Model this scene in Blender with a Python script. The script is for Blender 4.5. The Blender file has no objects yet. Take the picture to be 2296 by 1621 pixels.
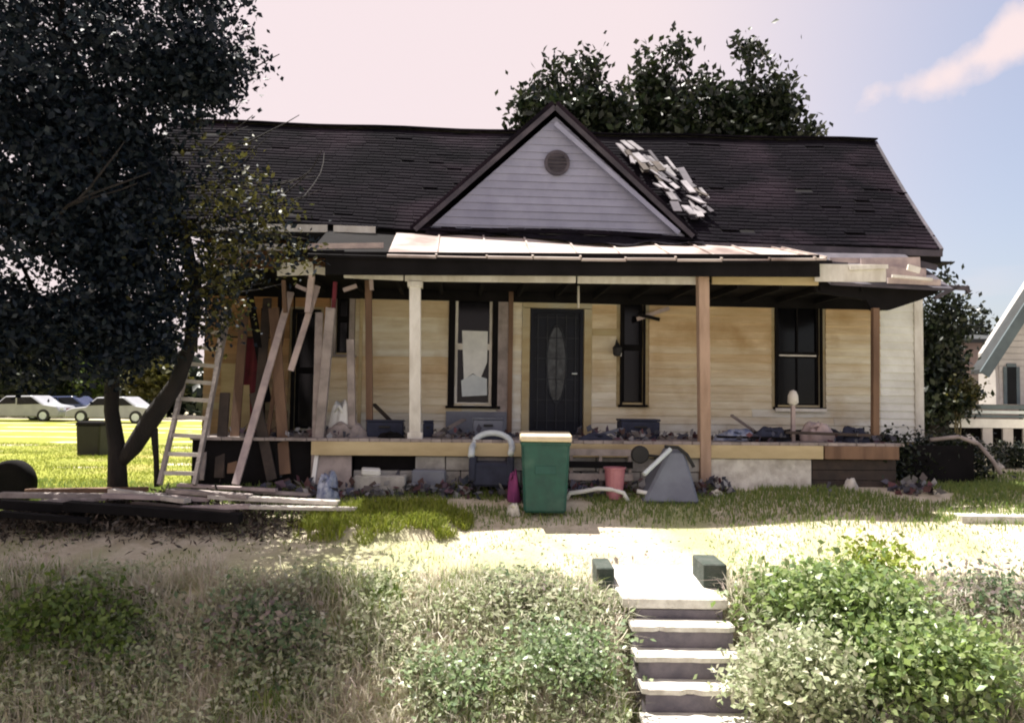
import bpy, math, random
import numpy as np
from mathutils import Matrix, Vector, Euler
R = math.radians
random.seed(7); rng = np.random.default_rng(11)
sc = bpy.context.scene
col = sc.collection

# ------------------------------------------------------------------ camera
F = 800.0; CAMZ = 2.5; TILT = 2.79; ROLL = 0.75
cd = bpy.data.cameras.new("camera"); cam = bpy.data.objects.new("camera", cd); col.objects.link(cam)
cd.sensor_width = 36; cd.lens = F / 1024 * 36; cd.clip_end = 2000; cd.clip_start = 0.05
CM = Matrix.Translation((0, 0, CAMZ)) @ Matrix.Rotation(R(90 + TILT), 4, 'X') @ Matrix.Rotation(R(ROLL), 4, 'Z')
cam.matrix_world = CM
sc.camera = cam
# ------------------------------------------------------------------ world, sun, exposure
SUN_EL = 68.0; SUN_AZ = -45.0        # azimuth from +Y, negative to the left (sun behind the house, left)
w = bpy.data.worlds.new("World"); sc.world = w; w.use_nodes = True
nt = w.node_tree; nt.nodes.clear()
def N(t, nt=nt, **k):
    n = nt.nodes.new(t)
    for a, b in k.items(): setattr(n, a, b)
    return n
sky = N('ShaderNodeTexSky'); sky.sky_type = 'NISHITA'; sky.sun_disc = False
sky.sun_elevation = R(SUN_EL); sky.sun_rotation = R(SUN_AZ)
sky.air_density = 1.0; sky.dust_density = 2.2; sky.ozone_density = 1.2
tc = N('ShaderNodeTexCoord')
mp = N('ShaderNodeMapping'); mp.inputs['Rotation'].default_value = (0, R(-28), 0); mp.inputs['Scale'].default_value = (1.3, 1.3, 5.0)
nz = N('ShaderNodeTexNoise'); nz.inputs['Scale'].default_value = 1.9; nz.inputs['Detail'].default_value = 4; nz.inputs['Roughness'].default_value = .48
rp = N('ShaderNodeValToRGB'); rp.color_ramp.elements[0].position = .49; rp.color_ramp.elements[1].position = .68
sep = N('ShaderNodeSeparateXYZ')
mr = N('ShaderNodeMapRange'); mr.inputs['From Min'].default_value = .56; mr.inputs['From Max'].default_value = .12
mr.interpolation_type = 'SMOOTHSTEP'
mr.inputs['To Min'].default_value = .24; mr.inputs['To Max'].default_value = .92
mx = N('ShaderNodeMath', operation='MAXIMUM')
mixc = N('ShaderNodeMix', data_type='RGBA')
mixc.inputs['B'].default_value = (5.7, 4.75, 4.75, 1)
bg = N('ShaderNodeBackground'); bg.inputs['Strength'].default_value = .070
out = N('ShaderNodeOutputWorld')
L = nt.links.new
L(tc.outputs['Generated'], mp.inputs['Vector']); L(mp.outputs[0], nz.inputs['Vector']); L(nz.outputs['Fac'], rp.inputs[0])
L(tc.outputs['Generated'], sep.inputs[0]); L(sep.outputs['X'], mr.inputs['Value'])
# one soft elongated cloud high on the right, edges broken by noise
cdir = (CM.to_3x3() @ Vector(((2190 * 1024 / 2296 - 512) / F, (361 - 128 * 1024 / 2296) / F, -1))).normalized()
sb = N('ShaderNodeVectorMath', operation='SUBTRACT'); sb.inputs[1].default_value = tuple(cdir)
m2 = N('ShaderNodeMapping'); m2.inputs['Rotation'].default_value = (0, R(24), 0); L(tc.outputs['Generated'], sb.inputs[0]); L(sb.outputs[0], m2.inputs[0])
m3 = N('ShaderNodeMapping'); m3.inputs['Scale'].default_value = (1 / .115, 1 / .3, 1 / .030); L(m2.outputs[0], m3.inputs[0])
ln_ = N('ShaderNodeVectorMath', operation='LENGTH'); L(m3.outputs[0], ln_.inputs[0])
nz2 = N('ShaderNodeTexNoise'); nz2.inputs['Scale'].default_value = 13; nz2.inputs['Detail'].default_value = 5; L(tc.outputs['Generated'], nz2.inputs['Vector'])
ad_ = N('ShaderNodeMath', operation='MULTIPLY_ADD'); ad_.inputs[1].default_value = 2.2; L(nz2.outputs['Fac'], ad_.inputs[0]); L(ln_.outputs['Value'], ad_.inputs[2])
mr2 = N('ShaderNodeMapRange'); mr2.interpolation_type = 'SMOOTHSTEP'; mr2.inputs['From Min'].default_value = 2.35; mr2.inputs['From Max'].default_value = 1.35; L(ad_.outputs[0], mr2.inputs['Value'])
ml_ = N('ShaderNodeMath', operation='MULTIPLY'); ml_.inputs[1].default_value = .45; L(rp.outputs[0], ml_.inputs[0])
mx2 = N('ShaderNodeMath', operation='MAXIMUM'); L(ml_.outputs[0], mx2.inputs[0]); L(mr2.outputs[0], mx2.inputs[1])
L(mx2.outputs[0], mx.inputs[0]); L(mr.outputs[0], mx.inputs[1])
L(mx.outputs[0], mixc.inputs['Factor']); L(sky.outputs[0], mixc.inputs['A']); L(mixc.outputs['Result'], bg.inputs['Color'])
L(bg.outputs[0], out.inputs['Surface'])
sd = bpy.data.lights.new("sun", 'SUN'); sd.energy = 5.0; sd.angle = R(.5); sd.color = (1, .95, .87)
so = bpy.data.objects.new("sun", sd); col.objects.link(so)
sdir = Vector((math.sin(R(SUN_AZ)) * math.cos(R(SUN_EL)), math.cos(R(SUN_AZ)) * math.cos(R(SUN_EL)), math.sin(R(SUN_EL))))
so.rotation_euler = sdir.to_track_quat('Z', 'Y').to_euler(); so.location = sdir * 40
sc.view_settings.view_transform = 'Standard'; sc.view_settings.look = 'None'
sc.view_settings.exposure = 1.3; sc.view_settings.gamma = 1; sc.view_settings.use_curve_mapping = False
sc.cycles.filter_width = 2.0
sc.cycles.max_bounces = 8; sc.cycles.transparent_max_bounces = 8

# ------------------------------------------------------------------ helpers
K = 1024 / 2296.0
def ray(px, py):
    v = Vector(((px * K - 512) / F, (361 - py * K) / F, -1)); return (CM.to_3x3() @ v)
def W(px, py, d):
    r = ray(px, py); t = d / r.y; return Vector((r.x * t, d, CAMZ + r.z * t))
YAW = 4.0; HO = Vector((0, 12.35, 0)); HZ = 1.3
HM = Matrix.Translation(HO) @ Matrix.Rotation(R(YAW), 4, 'Z')
HI = HM.inverted()
def H(px, py, v=0.0):               # where a sight line meets the house plane at depth v: (u, z)
    o = HI @ Vector((0, 0, CAMZ)); r = HI.to_3x3() @ ray(px, py)
    t = (v - o.y) / r.y; p = o + r * t; return p.x, p.z
def G(px, py, d):
    p = W(px, py, d); return p.x, p.z

WM = {}
def thing(name, label, cat, loc=(0, 0, 0), rz=0, group=None):
    o = bpy.data.objects.new(name, None); col.objects.link(o); o.empty_display_size = .2
    o.location = loc; o.rotation_euler = (0, 0, rz)
    o['label'] = label; o['category'] = cat
    if group: o['group'] = group
    WM[o] = Matrix.Translation(loc) @ Matrix.Rotation(rz, 4, 'Z')
    return o
def tag(o, label, cat, group=None):
    o['label'] = label; o['category'] = cat
    if group: o['group'] = group
    return o
class MB:
    def __init__(s): s.v = []; s.f = []
    def add(s, vs, fs):
        b = len(s.v); s.v += [tuple(v) for v in vs]; s.f += [tuple(i + b for i in f) for f in fs]; return s
    def box(s, c, d, rot=None, taper=1.0):
        x, y, z = d[0] / 2, d[1] / 2, d[2] / 2; t = taper
        vs = [Vector(p) for p in ((-x, -y, -z), (x, -y, -z), (x, y, -z), (-x, y, -z), (-x * t, -y * t, z), (x * t, -y * t, z), (x * t, y * t, z), (-x * t, y * t, z))]
        if rot is not None:
            m = rot if isinstance(rot, Matrix) else Euler(rot).to_matrix()
            vs = [m @ v for v in vs]
        c = Vector(c)
        return s.add([v + c for v in vs], [(0, 3, 2, 1), (4, 5, 6, 7), (0, 1, 5, 4), (1, 2, 6, 5), (2, 3, 7, 6), (3, 0, 4, 7)])
    def span(s, a, b):
        a = Vector(a); b = Vector(b); return s.box((a + b) / 2, b - a)
    def bar(s, p, q, w, h, up=(0, 0, 1)):
        p = Vector(p); q = Vector(q); d = (q - p); l = d.length; d.normalize(); up = Vector(up)
        x = d.cross(up)
        if x.length < .01: x = d.cross(Vector((0, 1, 0)))
        x.normalize(); z = x.cross(d)
        m = Matrix((x, d, z)).transposed()
        return s.box((p + q) / 2, (w, l, h), m)
    def tube(s, pts, rad, n=8, cap=True):
        pts = [Vector(p) for p in pts]; k = len(pts)
        if not hasattr(rad, '__len__'): rad = [rad] * k
        b = len(s.v); pd = None
        for i, p in enumerate(pts):
            d = (pts[min(i + 1, k - 1)] - pts[max(i - 1, 0)]).normalized()
            a = d.cross(Vector((0, .13, 1)) if abs(d.z) < .9 else Vector((0, 1, .1))).normalized() if pd is None else (pd - d * pd.dot(d)).normalized()
            pd = a; c = d.cross(a)
            for j in range(n):
                t = 2 * math.pi * j / n; s.v.append(tuple(p + (a * math.cos(t) + c * math.sin(t)) * rad[i]))
        for i in range(k - 1):
            for j in range(n):
                s.f.append((b + i * n + j, b + i * n + (j + 1) % n, b + (i + 1) * n + (j + 1) % n, b + (i + 1) * n + j))
        if cap:
            s.f.append(tuple(b + j for j in range(n))[::-1]); s.f.append(tuple(b + (k - 1) * n + j for j in range(n)))
        return s
    def lathe(s, c, prof, n=20, axis='Z'):
        c = Vector(c); b = len(s.v)
        for (r, z) in prof:
            for j in range(n):
                t = 2 * math.pi * j / n; p = Vector((r * math.cos(t), r * math.sin(t), z))
                if axis == 'Y': p = Vector((p.x, p.z, p.y))
                if axis == 'X': p = Vector((p.z, p.x, p.y))
                s.v.append(tuple(c + p))
        k = len(prof)
        for i in range(k - 1):
            for j in range(n):
                s.f.append((b + i * n + j, b + i * n + (j + 1) % n, b + (i + 1) * n + (j + 1) % n, b + (i + 1) * n + j))
        s.f.append(tuple(b + j for j in range(n))[::-1]); s.f.append(tuple(b + (k - 1) * n + j for j in range(n)))
        return s
    def prism(s, poly, a, b, plane='XZ'):     # extrude a polygon between depths a and b
        n = len(poly); base = len(s.v)
        for d in (a, b):
            for (x, z) in poly:
                s.v.append((x, d, z) if plane == 'XZ' else ((d, x, z) if plane == 'YZ' else (x, z, d)))
        s.f.append(tuple(base + i for i in range(n))); s.f.append(tuple(base + n + i for i in range(n))[::-1])
        for i in range(n): s.f.append((base + i, base + (i + 1) % n, base + n + (i + 1) % n, base + n + i))
        return s
    def build(s, name, m, parent=None, house=False, smooth=False, bevel=0, stuff=False):
        vs = s.v
        if house: vs = [(x, y, z - HZ) for x, y, z in vs]
        elif parent is not None and parent in WM and WM[parent] is not None:
            I = WM[parent].inverted(); vs = [tuple(I @ Vector(v)) for v in vs]
        me = bpy.data.meshes.new(name); me.from_pydata(vs, [], s.f); me.update()
        import bmesh
        bm = bmesh.new(); bm.from_mesh(me); bmesh.ops.recalc_face_normals(bm, faces=bm.faces)
        if bevel: bmesh.ops.bevel(bm, geom=bm.edges[:], offset=bevel, segments=1, affect='EDGES')
        bm.to_mesh(me); bm.free()
        me.materials.append(m)
        if smooth:
            for p in me.polygons: p.use_smooth = True
        o = bpy.data.objects.new(name, me); col.objects.link(o)
        if parent is not None: o.parent = parent; WM[o] = WM.get(parent)
        if stuff: o['kind'] = 'stuff'
        return o
def struct(o): o['kind'] = 'structure'; return o

# ------------------------------------------------------------------ materials
def mat(name, c1, c2=None, scale=3.0, rough=.8, bump=.0, bscale=None, stretch=(1, 1, 1), island=0.0, spec=.5, metal=0.0, detail=6, c3=None, s3=.6, pos=(.38, .62), p3=(.5, .62)):
    m = bpy.data.materials.new(name); m.use_nodes = True; t = m.node_tree; b = t.nodes['Principled BSDF']
    b.inputs['Roughness'].default_value = rough; b.inputs['Specular IOR Level'].default_value = spec; b.inputs['Metallic'].default_value = metal
    c2 = c2 or tuple(x * .7 for x in c1)
    co = t.nodes.new('ShaderNodeTexCoord'); mp = t.nodes.new('ShaderNodeMapping'); mp.inputs['Scale'].default_value = stretch
    t.links.new(co.outputs['Object'], mp.inputs[0])
    n = t.nodes.new('ShaderNodeTexNoise'); n.inputs['Scale'].default_value = scale; n.inputs['Detail'].default_value = detail; n.inputs['Roughness'].default_value = .62
    t.links.new(mp.outputs[0], n.inputs['Vector'])
    r = t.nodes.new('ShaderNodeValToRGB'); r.color_ramp.elements[0].position = pos[0]; r.color_ramp.elements[1].position = pos[1]
    r.color_ramp.elements[0].color = (*c1, 1); r.color_ramp.elements[1].color = (*c2, 1)
    t.links.new(n.outputs['Fac'], r.inputs[0]); src = r.outputs[0]
    if c3:
        n3 = t.nodes.new('ShaderNodeTexNoise'); n3.inputs['Scale'].default_value = s3; n3.inputs['Detail'].default_value = 5
        t.links.new(co.outputs['Object'], n3.inputs['Vector'])
        r3 = t.nodes.new('ShaderNodeValToRGB'); r3.color_ramp.elements[0].position = p3[0]; r3.color_ramp.elements[1].position = p3[1]
        t.links.new(n3.outputs['Fac'], r3.inputs[0])
        mi = t.nodes.new('ShaderNodeMix'); mi.data_type = 'RGBA'; mi.inputs['B'].default_value = (*c3, 1)
        t.links.new(r3.outputs[0], mi.inputs['Factor']); t.links.new(src, mi.inputs['A']); src = mi.outputs['Result']
    if island:
        g = t.nodes.new('ShaderNodeNewGeometry'); oi = t.nodes.new('ShaderNodeObjectInfo')
        ad = t.nodes.new('ShaderNodeMath'); ad.operation = 'ADD'; t.links.new(g.outputs['Random Per Island'], ad.inputs[0]); t.links.new(oi.outputs['Random'], ad.inputs[1])
        fr = t.nodes.new('ShaderNodeMath'); fr.operation = 'FRACT'; t.links.new(ad.outputs[0], fr.inputs[0])
        ma = t.nodes.new('ShaderNodeMapRange'); ma.inputs['To Min'].default_value = 1 - island; ma.inputs['To Max'].default_value = 1 + island
        t.links.new(fr.outputs[0], ma.inputs['Value'])
        vm = t.nodes.new('ShaderNodeVectorMath'); vm.operation = 'SCALE'; t.links.new(src, vm.inputs[0]); t.links.new(ma.outputs[0], vm.inputs['Scale']); src = vm.outputs[0]
    t.links.new(src, b.inputs['Base Color'])
    if bump:
        n2 = t.nodes.new('ShaderNodeTexNoise'); n2.inputs['Scale'].default_value = bscale or scale * 6; n2.inputs['Detail'].default_value = 4
        t.links.new(mp.outputs[0], n2.inputs['Vector'])
        bu = t.nodes.new('ShaderNodeBump'); bu.inputs['Strength'].default_value = bump; bu.inputs['Distance'].default_value = .02
        t.links.new(n2.outputs['Fac'], bu.inputs['Height']); t.links.new(bu.outputs[0], b.inputs['Normal'])
    return m
def add_objcolor(m):
    t = m.node_tree; b = t.nodes['Principled BSDF']; src = b.inputs['Base Color'].links[0].from_socket
    oi = t.nodes.new('ShaderNodeObjectInfo'); mi = t.nodes.new('ShaderNodeMix'); mi.data_type = 'RGBA'; mi.blend_type = 'MULTIPLY'; mi.inputs['Factor'].default_value = 1
    t.links.new(src, mi.inputs['A']); t.links.new(oi.outputs['Color'], mi.inputs['B']); t.links.new(mi.outputs['Result'], b.inputs['Base Color'])
def leafmat(name, cols, trans=.3, rough=.45, spec=.4):
    m = bpy.data.materials.new(name); m.use_nodes = True; t = m.node_tree; b = t.nodes['Principled BSDF']
    g = t.nodes.new('ShaderNodeNewGeometry'); r = t.nodes.new('ShaderNodeValToRGB'); e = r.color_ramp.elements
    for i in range(len(cols) - 2): e.new(.5)
    for i, c in enumerate(cols): e[i].position = i / (len(cols) - 1); e[i].color = (*c, 1)
    t.links.new(g.outputs['Random Per Island'], r.inputs[0]); t.links.new(r.outputs[0], b.inputs['Base Color'])
    b.inputs['Roughness'].default_value = rough; b.inputs['Specular IOR Level'].default_value = spec
    tr = t.nodes.new('ShaderNodeBsdfTranslucent'); t.links.new(r.outputs[0], tr.inputs[0])
    ms = t.nodes.new('ShaderNodeMixShader'); ms.inputs[0].default_value = trans
    o = t.nodes['Material Output']; t.links.new(b.outputs[0], ms.inputs[1]); t.links.new(tr.outputs[0], ms.inputs[2]); t.links.new(ms.outputs[0], o.inputs['Surface'])
    return m
M = {
 'ground': mat('dry_ground', (.62, .55, .43), (.47, .41, .29), scale=5, rough=.95, bump=.7, bscale=40, c3=(.36, .36, .19), s3=.75, p3=(.48, .64)),
 'concrete': mat('concrete', (.70, .68, .62), (.48, .45, .40), scale=6, rough=.9, bump=.5, c3=(.32, .30, .25), s3=2.4, p3=(.56, .72)),
 'block': mat('foundation_block', (.42, .41, .38), (.28, .27, .25), scale=5, rough=.92, bump=.5, island=.12),
 'riser': mat('shaded_riser', (.17, .15, .17), (.11, .10, .12), scale=5, rough=.92, bump=.5),  # concrete risers made darker: their shade is put into the colour
 'darkblock': mat('dark_cheek_concrete', (.07, .08, .07), (.035, .05, .04), scale=6, rough=.95, bump=.5),  # very dark grey-green concrete for the cheek blocks
 'siding': mat('cream_siding', (.47, .39, .22), (.40, .31, .16), scale=2.6, rough=.75, bump=.15, stretch=(.5, 1, 3), island=.07, c3=(.47, .45, .35), s3=.9, p3=(.47, .66)),
 'ochre': mat('ochre_siding', (.44, .29, .11), (.34, .22, .085), scale=2.6, rough=.75, bump=.15, stretch=(.5, 1, 3), island=.07, c3=(.46, .38, .22), s3=1.1, p3=(.5, .7)),
 'umber': mat('umber_siding', (.24, .14, .07), (.15, .09, .05), scale=2.6, rough=.8, bump=.15, stretch=(.5, 1, 3), island=.12, c3=(.36, .26, .13), s3=1.3),
 'umberdark': mat('dark_skirting_board', (.075, .055, .045), (.04, .032, .028), scale=4, rough=.9, island=.2),
 'postwood': mat('bare_post_wood', (.44, .31, .23), (.30, .20, .14), scale=5, rough=.85, stretch=(1, 1, .2)),
 'chalk': mat('chalky_siding', (.47, .46, .38), (.40, .37, .27), scale=2.6, rough=.8, bump=.15, stretch=(.5, 1, 3), island=.06, c3=(.42, .34, .18), s3=1.0, p3=(.54, .7)),
 'sidingw': mat('lit_white_siding', (.84, .85, .80), (.72, .72, .66), scale=2.6, rough=.7, bump=.15, island=.06),
 'gable': mat('pale_gable_siding', (.31, .32, .42), (.24, .25, .34), scale=2.0, rough=.75, island=.06),
 'white': mat('old_white_paint', (.76, .74, .69), (.55, .52, .46), scale=4, rough=.6, bump=.1, stretch=(1, 1, .4)),
 'whitetop': mat('painted_tin', (.46, .40, .36), (.33, .26, .24), scale=2.2, rough=.7, c3=(.16, .11, .095), s3=1.1, p3=(.52, .68), stretch=(.4, 3, 1)),
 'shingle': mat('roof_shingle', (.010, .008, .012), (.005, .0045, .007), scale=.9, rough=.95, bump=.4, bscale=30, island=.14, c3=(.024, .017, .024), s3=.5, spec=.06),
 'rake': mat('grey_rake_board', (.075, .065, .08), (.04, .036, .048), scale=3, rough=.85, island=.15),
 'decking': mat('bare_roof_plank', (.26, .24, .26), (.13, .12, .13), scale=3, rough=.8, island=.15),
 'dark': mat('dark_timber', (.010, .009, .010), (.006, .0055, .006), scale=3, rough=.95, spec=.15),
 'brown': mat('bare_brown_wood', (.20, .12, .075), (.12, .07, .045), scale=4, rough=.85, stretch=(1, 1, .2), island=.1),
 'greywood': mat('grey_weathered_wood', (.36, .31, .29), (.22, .19, .18), scale=4, rough=.9, bump=.3, island=.15),
 'paleboard': mat('pale_board', (.62, .58, .52), (.44, .40, .36), scale=4, rough=.85, island=.1),
 'pinkboard': mat('pinkish_board', (.48, .39, .37), (.32, .26, .26), scale=4, rough=.85, island=.1),
 'tan': mat('tan_fascia', (.56, .46, .27), (.40, .31, .17), scale=3, rough=.8, stretch=(.3, 1, 1)),
 'door': mat('navy_door', (.007, .010, .020), (.005, .007, .013), scale=3, rough=.5, spec=.2),
 'doorlite': mat('door_grille_metal', (.03, .036, .045), (.018, .02, .028), scale=8, rough=.5, spec=.2),
 'glass': mat('dark_glass', (.005, .005, .007), (.003, .003, .004), scale=2, rough=.15, spec=.25),
 'doorglass': mat('obscured_glass', (.06, .07, .08), (.015, .02, .026), scale=9, rough=.3, spec=.3),
 'curtain': mat('white_blind', (.78, .80, .78), (.62, .64, .63), scale=3, rough=.8),
 'bin': mat('green_bin_plastic', (.010, .078, .058), (.007, .052, .044), scale=5, rough=.5, c3=(.05, .12, .09), s3=3.0, p3=(.55, .75), bump=.1),
 'binlid': mat('glare_cream_lid', (.70, .60, .42), (.58, .48, .32), scale=3, rough=.45),  # pale cream paints the sun's glare into the lid colour
 'black': mat('black_rubber', (.015, .015, .016), (.010, .010, .011), scale=6, rough=.7),
 'lime': mat('lime_yellow_paint', (.60, .60, .03), (.46, .46, .04), scale=1.7, rough=.5, c3=(.30, .25, .05), s3=2.3, p3=(.60, .72)),
 'trunk': mat('dark_bark', (.018, .014, .013), (.009, .008, .008), scale=6, rough=.95, bump=.8, stretch=(1, 1, .3)),
 'stem': mat('green_brown_stem', (.12, .10, .05), (.07, .06, .03), scale=6, rough=.9),
 'pink': mat('pink_plastic', (.42, .17, .20), (.34, .12, .15), scale=3, rough=.5),
 'magenta': mat('magenta_cloth', (.25, .05, .17), (.16, .03, .12), scale=4, rough=.9),
 'bluecloth': mat('dark_blue_cloth', (.03, .036, .065), (.018, .022, .042), scale=5, rough=.9),
 'bluebag': mat('blue_plastic_bag', (.10, .13, .24), (.42, .46, .55), scale=9, rough=.5),
 'greyblue': mat('grey_blue_sheet_metal', (.17, .19, .23), (.12, .13, .17), scale=2, rough=.5),
 'palemetal': mat('pale_painted_metal', (.60, .66, .68), (.48, .54, .57), scale=3, rough=.4),
 'whiteplastic': mat('white_plastic', (.74, .75, .72), (.62, .62, .6), scale=3, rough=.5),
 'red': mat('dark_red_cloth', (.16, .02, .035), (.09, .015, .02), scale=4, rough=.9),
 'asphalt': mat('asphalt', (.06, .06, .06), (.045, .045, .045), scale=20, rough=.95),
 'neighbour': mat('white_neighbour_siding', (.50, .48, .47), (.42, .40, .39), scale=2, rough=.7),
 'bluetrim': mat('blue_grey_trim', (.10, .135, .15), (.07, .095, .11), scale=2, rough=.6),
 'mauve': mat('mauve_wall', (.30, .23, .22), (.24, .18, .18), scale=2, rough=.8),
 'carwhite': mat('white_car_paint', (.34, .35, .38), (.28, .29, .32), scale=2, rough=.35),
 'carblue': mat('dark_blue_car_paint', (.02, .035, .10), (.015, .03, .08), scale=2, rough=.25),
 'rooffar': mat('far_grey_roof', (.035, .04, .045), (.025, .028, .03), scale=3, rough=.9),
 'leafdark': leafmat('dark_tree_leaf', [(.003, .007, .013), (.005, .011, .020), (.009, .017, .024), (.006, .010, .012), (.004, .009, .019), (.045, .055, .065)], .10, .55, .2),  # last, paler tone paints highlights into a few leaves
 'leafolive': leafmat('olive_leaf', [(.06, .055, .012), (.09, .085, .02), (.045, .05, .015)], .35, .5),
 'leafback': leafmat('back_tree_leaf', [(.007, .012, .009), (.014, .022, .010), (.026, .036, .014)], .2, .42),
 'leafshrub': leafmat('shrub_leaf', [(.15, .24, .10), (.26, .36, .16), (.38, .46, .27), (.20, .29, .16), (.5, .5, .4)], .42, .38, .7),
 'leafsun': leafmat('sunny_shrub_leaf', [(.14, .22, .06), (.26, .36, .10), (.38, .46, .20), (.18, .28, .12), (.46, .50, .30)], .45, .38, .7),
 'leafpale': leafmat('pale_weed_leaf', [(.30, .37, .20), (.44, .48, .30), (.60, .58, .46)], .45, .4, .6),
 'leafyellow': leafmat('yellow_green_leaf', [(.22, .29, .04), (.33, .38, .06), (.26, .33, .08)], .3, .5),
 'leafmid': leafmat('mid_green_leaf', [(.05, .09, .02), (.10, .15, .03), (.14, .19, .05)], .3, .5),
 'straw': leafmat('dry_grass', [(.56, .51, .38), (.74, .69, .58), (.44, .48, .28), (.80, .76, .68), (.54, .43, .40)], .62, .7, .3),
 'green': leafmat('green_grass', [(.12, .20, .05), (.20, .28, .07), (.30, .34, .10), (.16, .24, .10)], .45, .6, .3),
 'bright': leafmat('bright_grass', [(.24, .28, .03), (.30, .34, .05), (.17, .23, .03), (.38, .38, .12)], .3, .6, .3),
 'weed': leafmat('bank_weed', [(.17, .25, .14), (.12, .20, .10), (.28, .34, .20), (.46, .43, .33), (.34, .26, .28), (.20, .28, .17)], .6, .55, .4),
}

M['board'] = mat('weathered_shaded_board_paint', (1, 1, .98), (.80, .74, .64), scale=2.4, rough=.8, bump=.15, stretch=(.5, 1, 3), c3=(.70, .60, .46), s3=1.6, p3=(.52, .70)); add_objcolor(M['board'])
# ------------------------------------------------------------------ ground
def sm(a, b, x): t = np.clip((x - a) / (b - a), 0, 1); return t * t * (3 - 2 * t)
_py = [-200, 5.0, 6.0, 7.65, 8.6, 9.5, 10.1, 10.6, 12.5, 16, 600]
_pz = [-.80, -.80, -.62, .60, .78, 1.04, 1.25, 1.36, 1.42, 1.45, 1.45]
def gz(x, y):
    x = np.asarray(x, float); y = np.asarray(y, float)
    z = np.interp(y, _py, _pz)
    z = z - .33 * sm(-3.6, -5.4, x) * sm(9.0, 10.6, y) * (1 - sm(60, 100, y))
    z = z + .025 * np.sin(x * 1.9 + .7 * y) * np.sin(y * 2.3 - x * .6) * (y > 5.2) * (y < 40)
    # the stairway is cut into the bank
    cut = (np.abs(x - STX) < .62) & (y < 7.62) & (y > 4.9)
    z = np.where(cut, z - .45, z)
    pad = (x - STX > -.74) & (x - STX < .52) & (y >= 7.62) & (y < 8.72)
    z = np.where(pad, z - .16, z)
    return z
STX = W(1538, 1420, 7.3).x
xs = np.concatenate([np.linspace(-300, -14, 18), np.arange(-13, 13.01, .12), np.linspace(14, 300, 18)])
ys = np.concatenate([np.linspace(-60, 4.5, 10), np.arange(4.8, 14, .12), np.linspace(14.5, 40, 30), np.linspace(50, 600, 14)])
X, Y = np.meshgrid(xs, ys); Z = gz(X, Y)
def grid_obj(name, X, Y, Z, m):
    ny, nx = X.shape; v = np.stack([X, Y, Z], -1).reshape(-1, 3)
    i = np.arange(ny * nx).reshape(ny, nx)
    f = np.stack([i[:-1, :-1], i[:-1, 1:], i[1:, 1:], i[1:, :-1]], -1).reshape(-1, 4)
    me = bpy.data.meshes.new(name); me.from_pydata(v.tolist(), [], f.tolist()); me.update(); me.materials.append(m)
    for p in me.polygons: p.use_smooth = True
    o = bpy.data.objects.new(name, me); col.objects.link(o); return o
struct(grid_obj('ground', X, Y, Z, M['ground']))
mb = MB(); mb.add([(-80, -7, -.776), (80, -7, -.776), (80, 3.4, -.776), (-80, 3.4, -.776)], [(0, 1, 2, 3)])
struct(mb.build('road', M['asphalt']))
mb = MB(); mb.span((-80, 3.4, -.85), (80, 3.56, -.66)); struct(mb.build('kerb', M['concrete']))

# ------------------------------------------------------------------ foliage
def raw_mesh(name, V, nv, m, parent=None, tri_pattern=None, stuff=True, local=None):
    """V: (n, nv, 3) vertices of n pieces; tri_pattern lists faces of one piece."""
    n = V.shape[0]; v = V.reshape(-1, 3)
    if parent is not None and WM.get(parent) is not None:
        I = np.array(WM[parent].inverted()); v = v @ I[:3, :3].T + I[:3, 3]
    base = (np.arange(n) * nv)[:, None]
    loops = []; starts = []; tot = 0
    F_ = [np.array(p) for p in tri_pattern]
    allf = np.concatenate([base + p[None, :] for p in F_], 1).reshape(-1)
    sizes = np.tile([len(p) for p in F_], n)
    me = bpy.data.meshes.new(name)
    me.vertices.add(len(v)); me.vertices.foreach_set('co', v.astype(np.float32).ravel())
    me.loops.add(len(allf)); me.loops.foreach_set('vertex_index', allf.astype(np.int32))
    me.polygons.add(len(sizes)); me.polygons.foreach_set('loop_start', np.concatenate([[0], np.cumsum(sizes)[:-1]]).astype(np.int32))
    me.update(calc_edges=True); me.validate()
    me.materials.append(m)
    o = bpy.data.objects.new(name, me); col.objects.link(o)
    if parent is not None: o.parent = parent; WM[o] = WM.get(parent)
    if stuff: o['kind'] = 'stuff'
    return o
def unit(n): a = rng.normal(size=(n, 3)); return a / np.linalg.norm(a, axis=1, keepdims=True)
def leaves(name, P, size, m, parent=None, up=.25, asp=.55, stuff=True, droop=0):
    n = len(P); nn = unit(n) + np.array([0, 0, up]); nn /= np.linalg.norm(nn, axis=1, keepdims=True)
    a = np.cross(nn, unit(n)); a /= np.linalg.norm(a, axis=1, keepdims=True); a[:, 2] -= droop; a /= np.linalg.norm(a, axis=1, keepdims=True)
    b = np.cross(nn, a)
    s = (size * rng.uniform(.6, 1.3, n))[:, None]
    V = np.stack([P, P + a * s * .45 + b * s * asp / 2 + nn * s * .06, P + a * s, P + a * s * .45 - b * s * asp / 2 + nn * s * .06], 1)
    return raw_mesh(name, V, 4, m, parent, [(0, 1, 2), (0, 2, 3)], stuff)
def clump_points(cl, n, shell=.55, twig=.22, per=14):
    """points in twig-sized tufts spread through a set of ellipsoids (cx,cy,cz,rx,ry,rz,weight)"""
    cl = np.array(cl, float); wts = cl[:, 6] / cl[:, 6].sum()
    nt_ = max(4, n // per); k = rng.choice(len(cl), nt_, p=wts)
    u = unit(nt_); r = (rng.uniform(shell ** 3, 1, nt_)) ** (1 / 3)
    T = cl[k, :3] + u * r[:, None] * cl[k, 3:6]
    j = rng.integers(0, nt_, n)
    return T[j] + rng.normal(size=(n, 3)) * twig * np.array([1, 1, .75])
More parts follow.
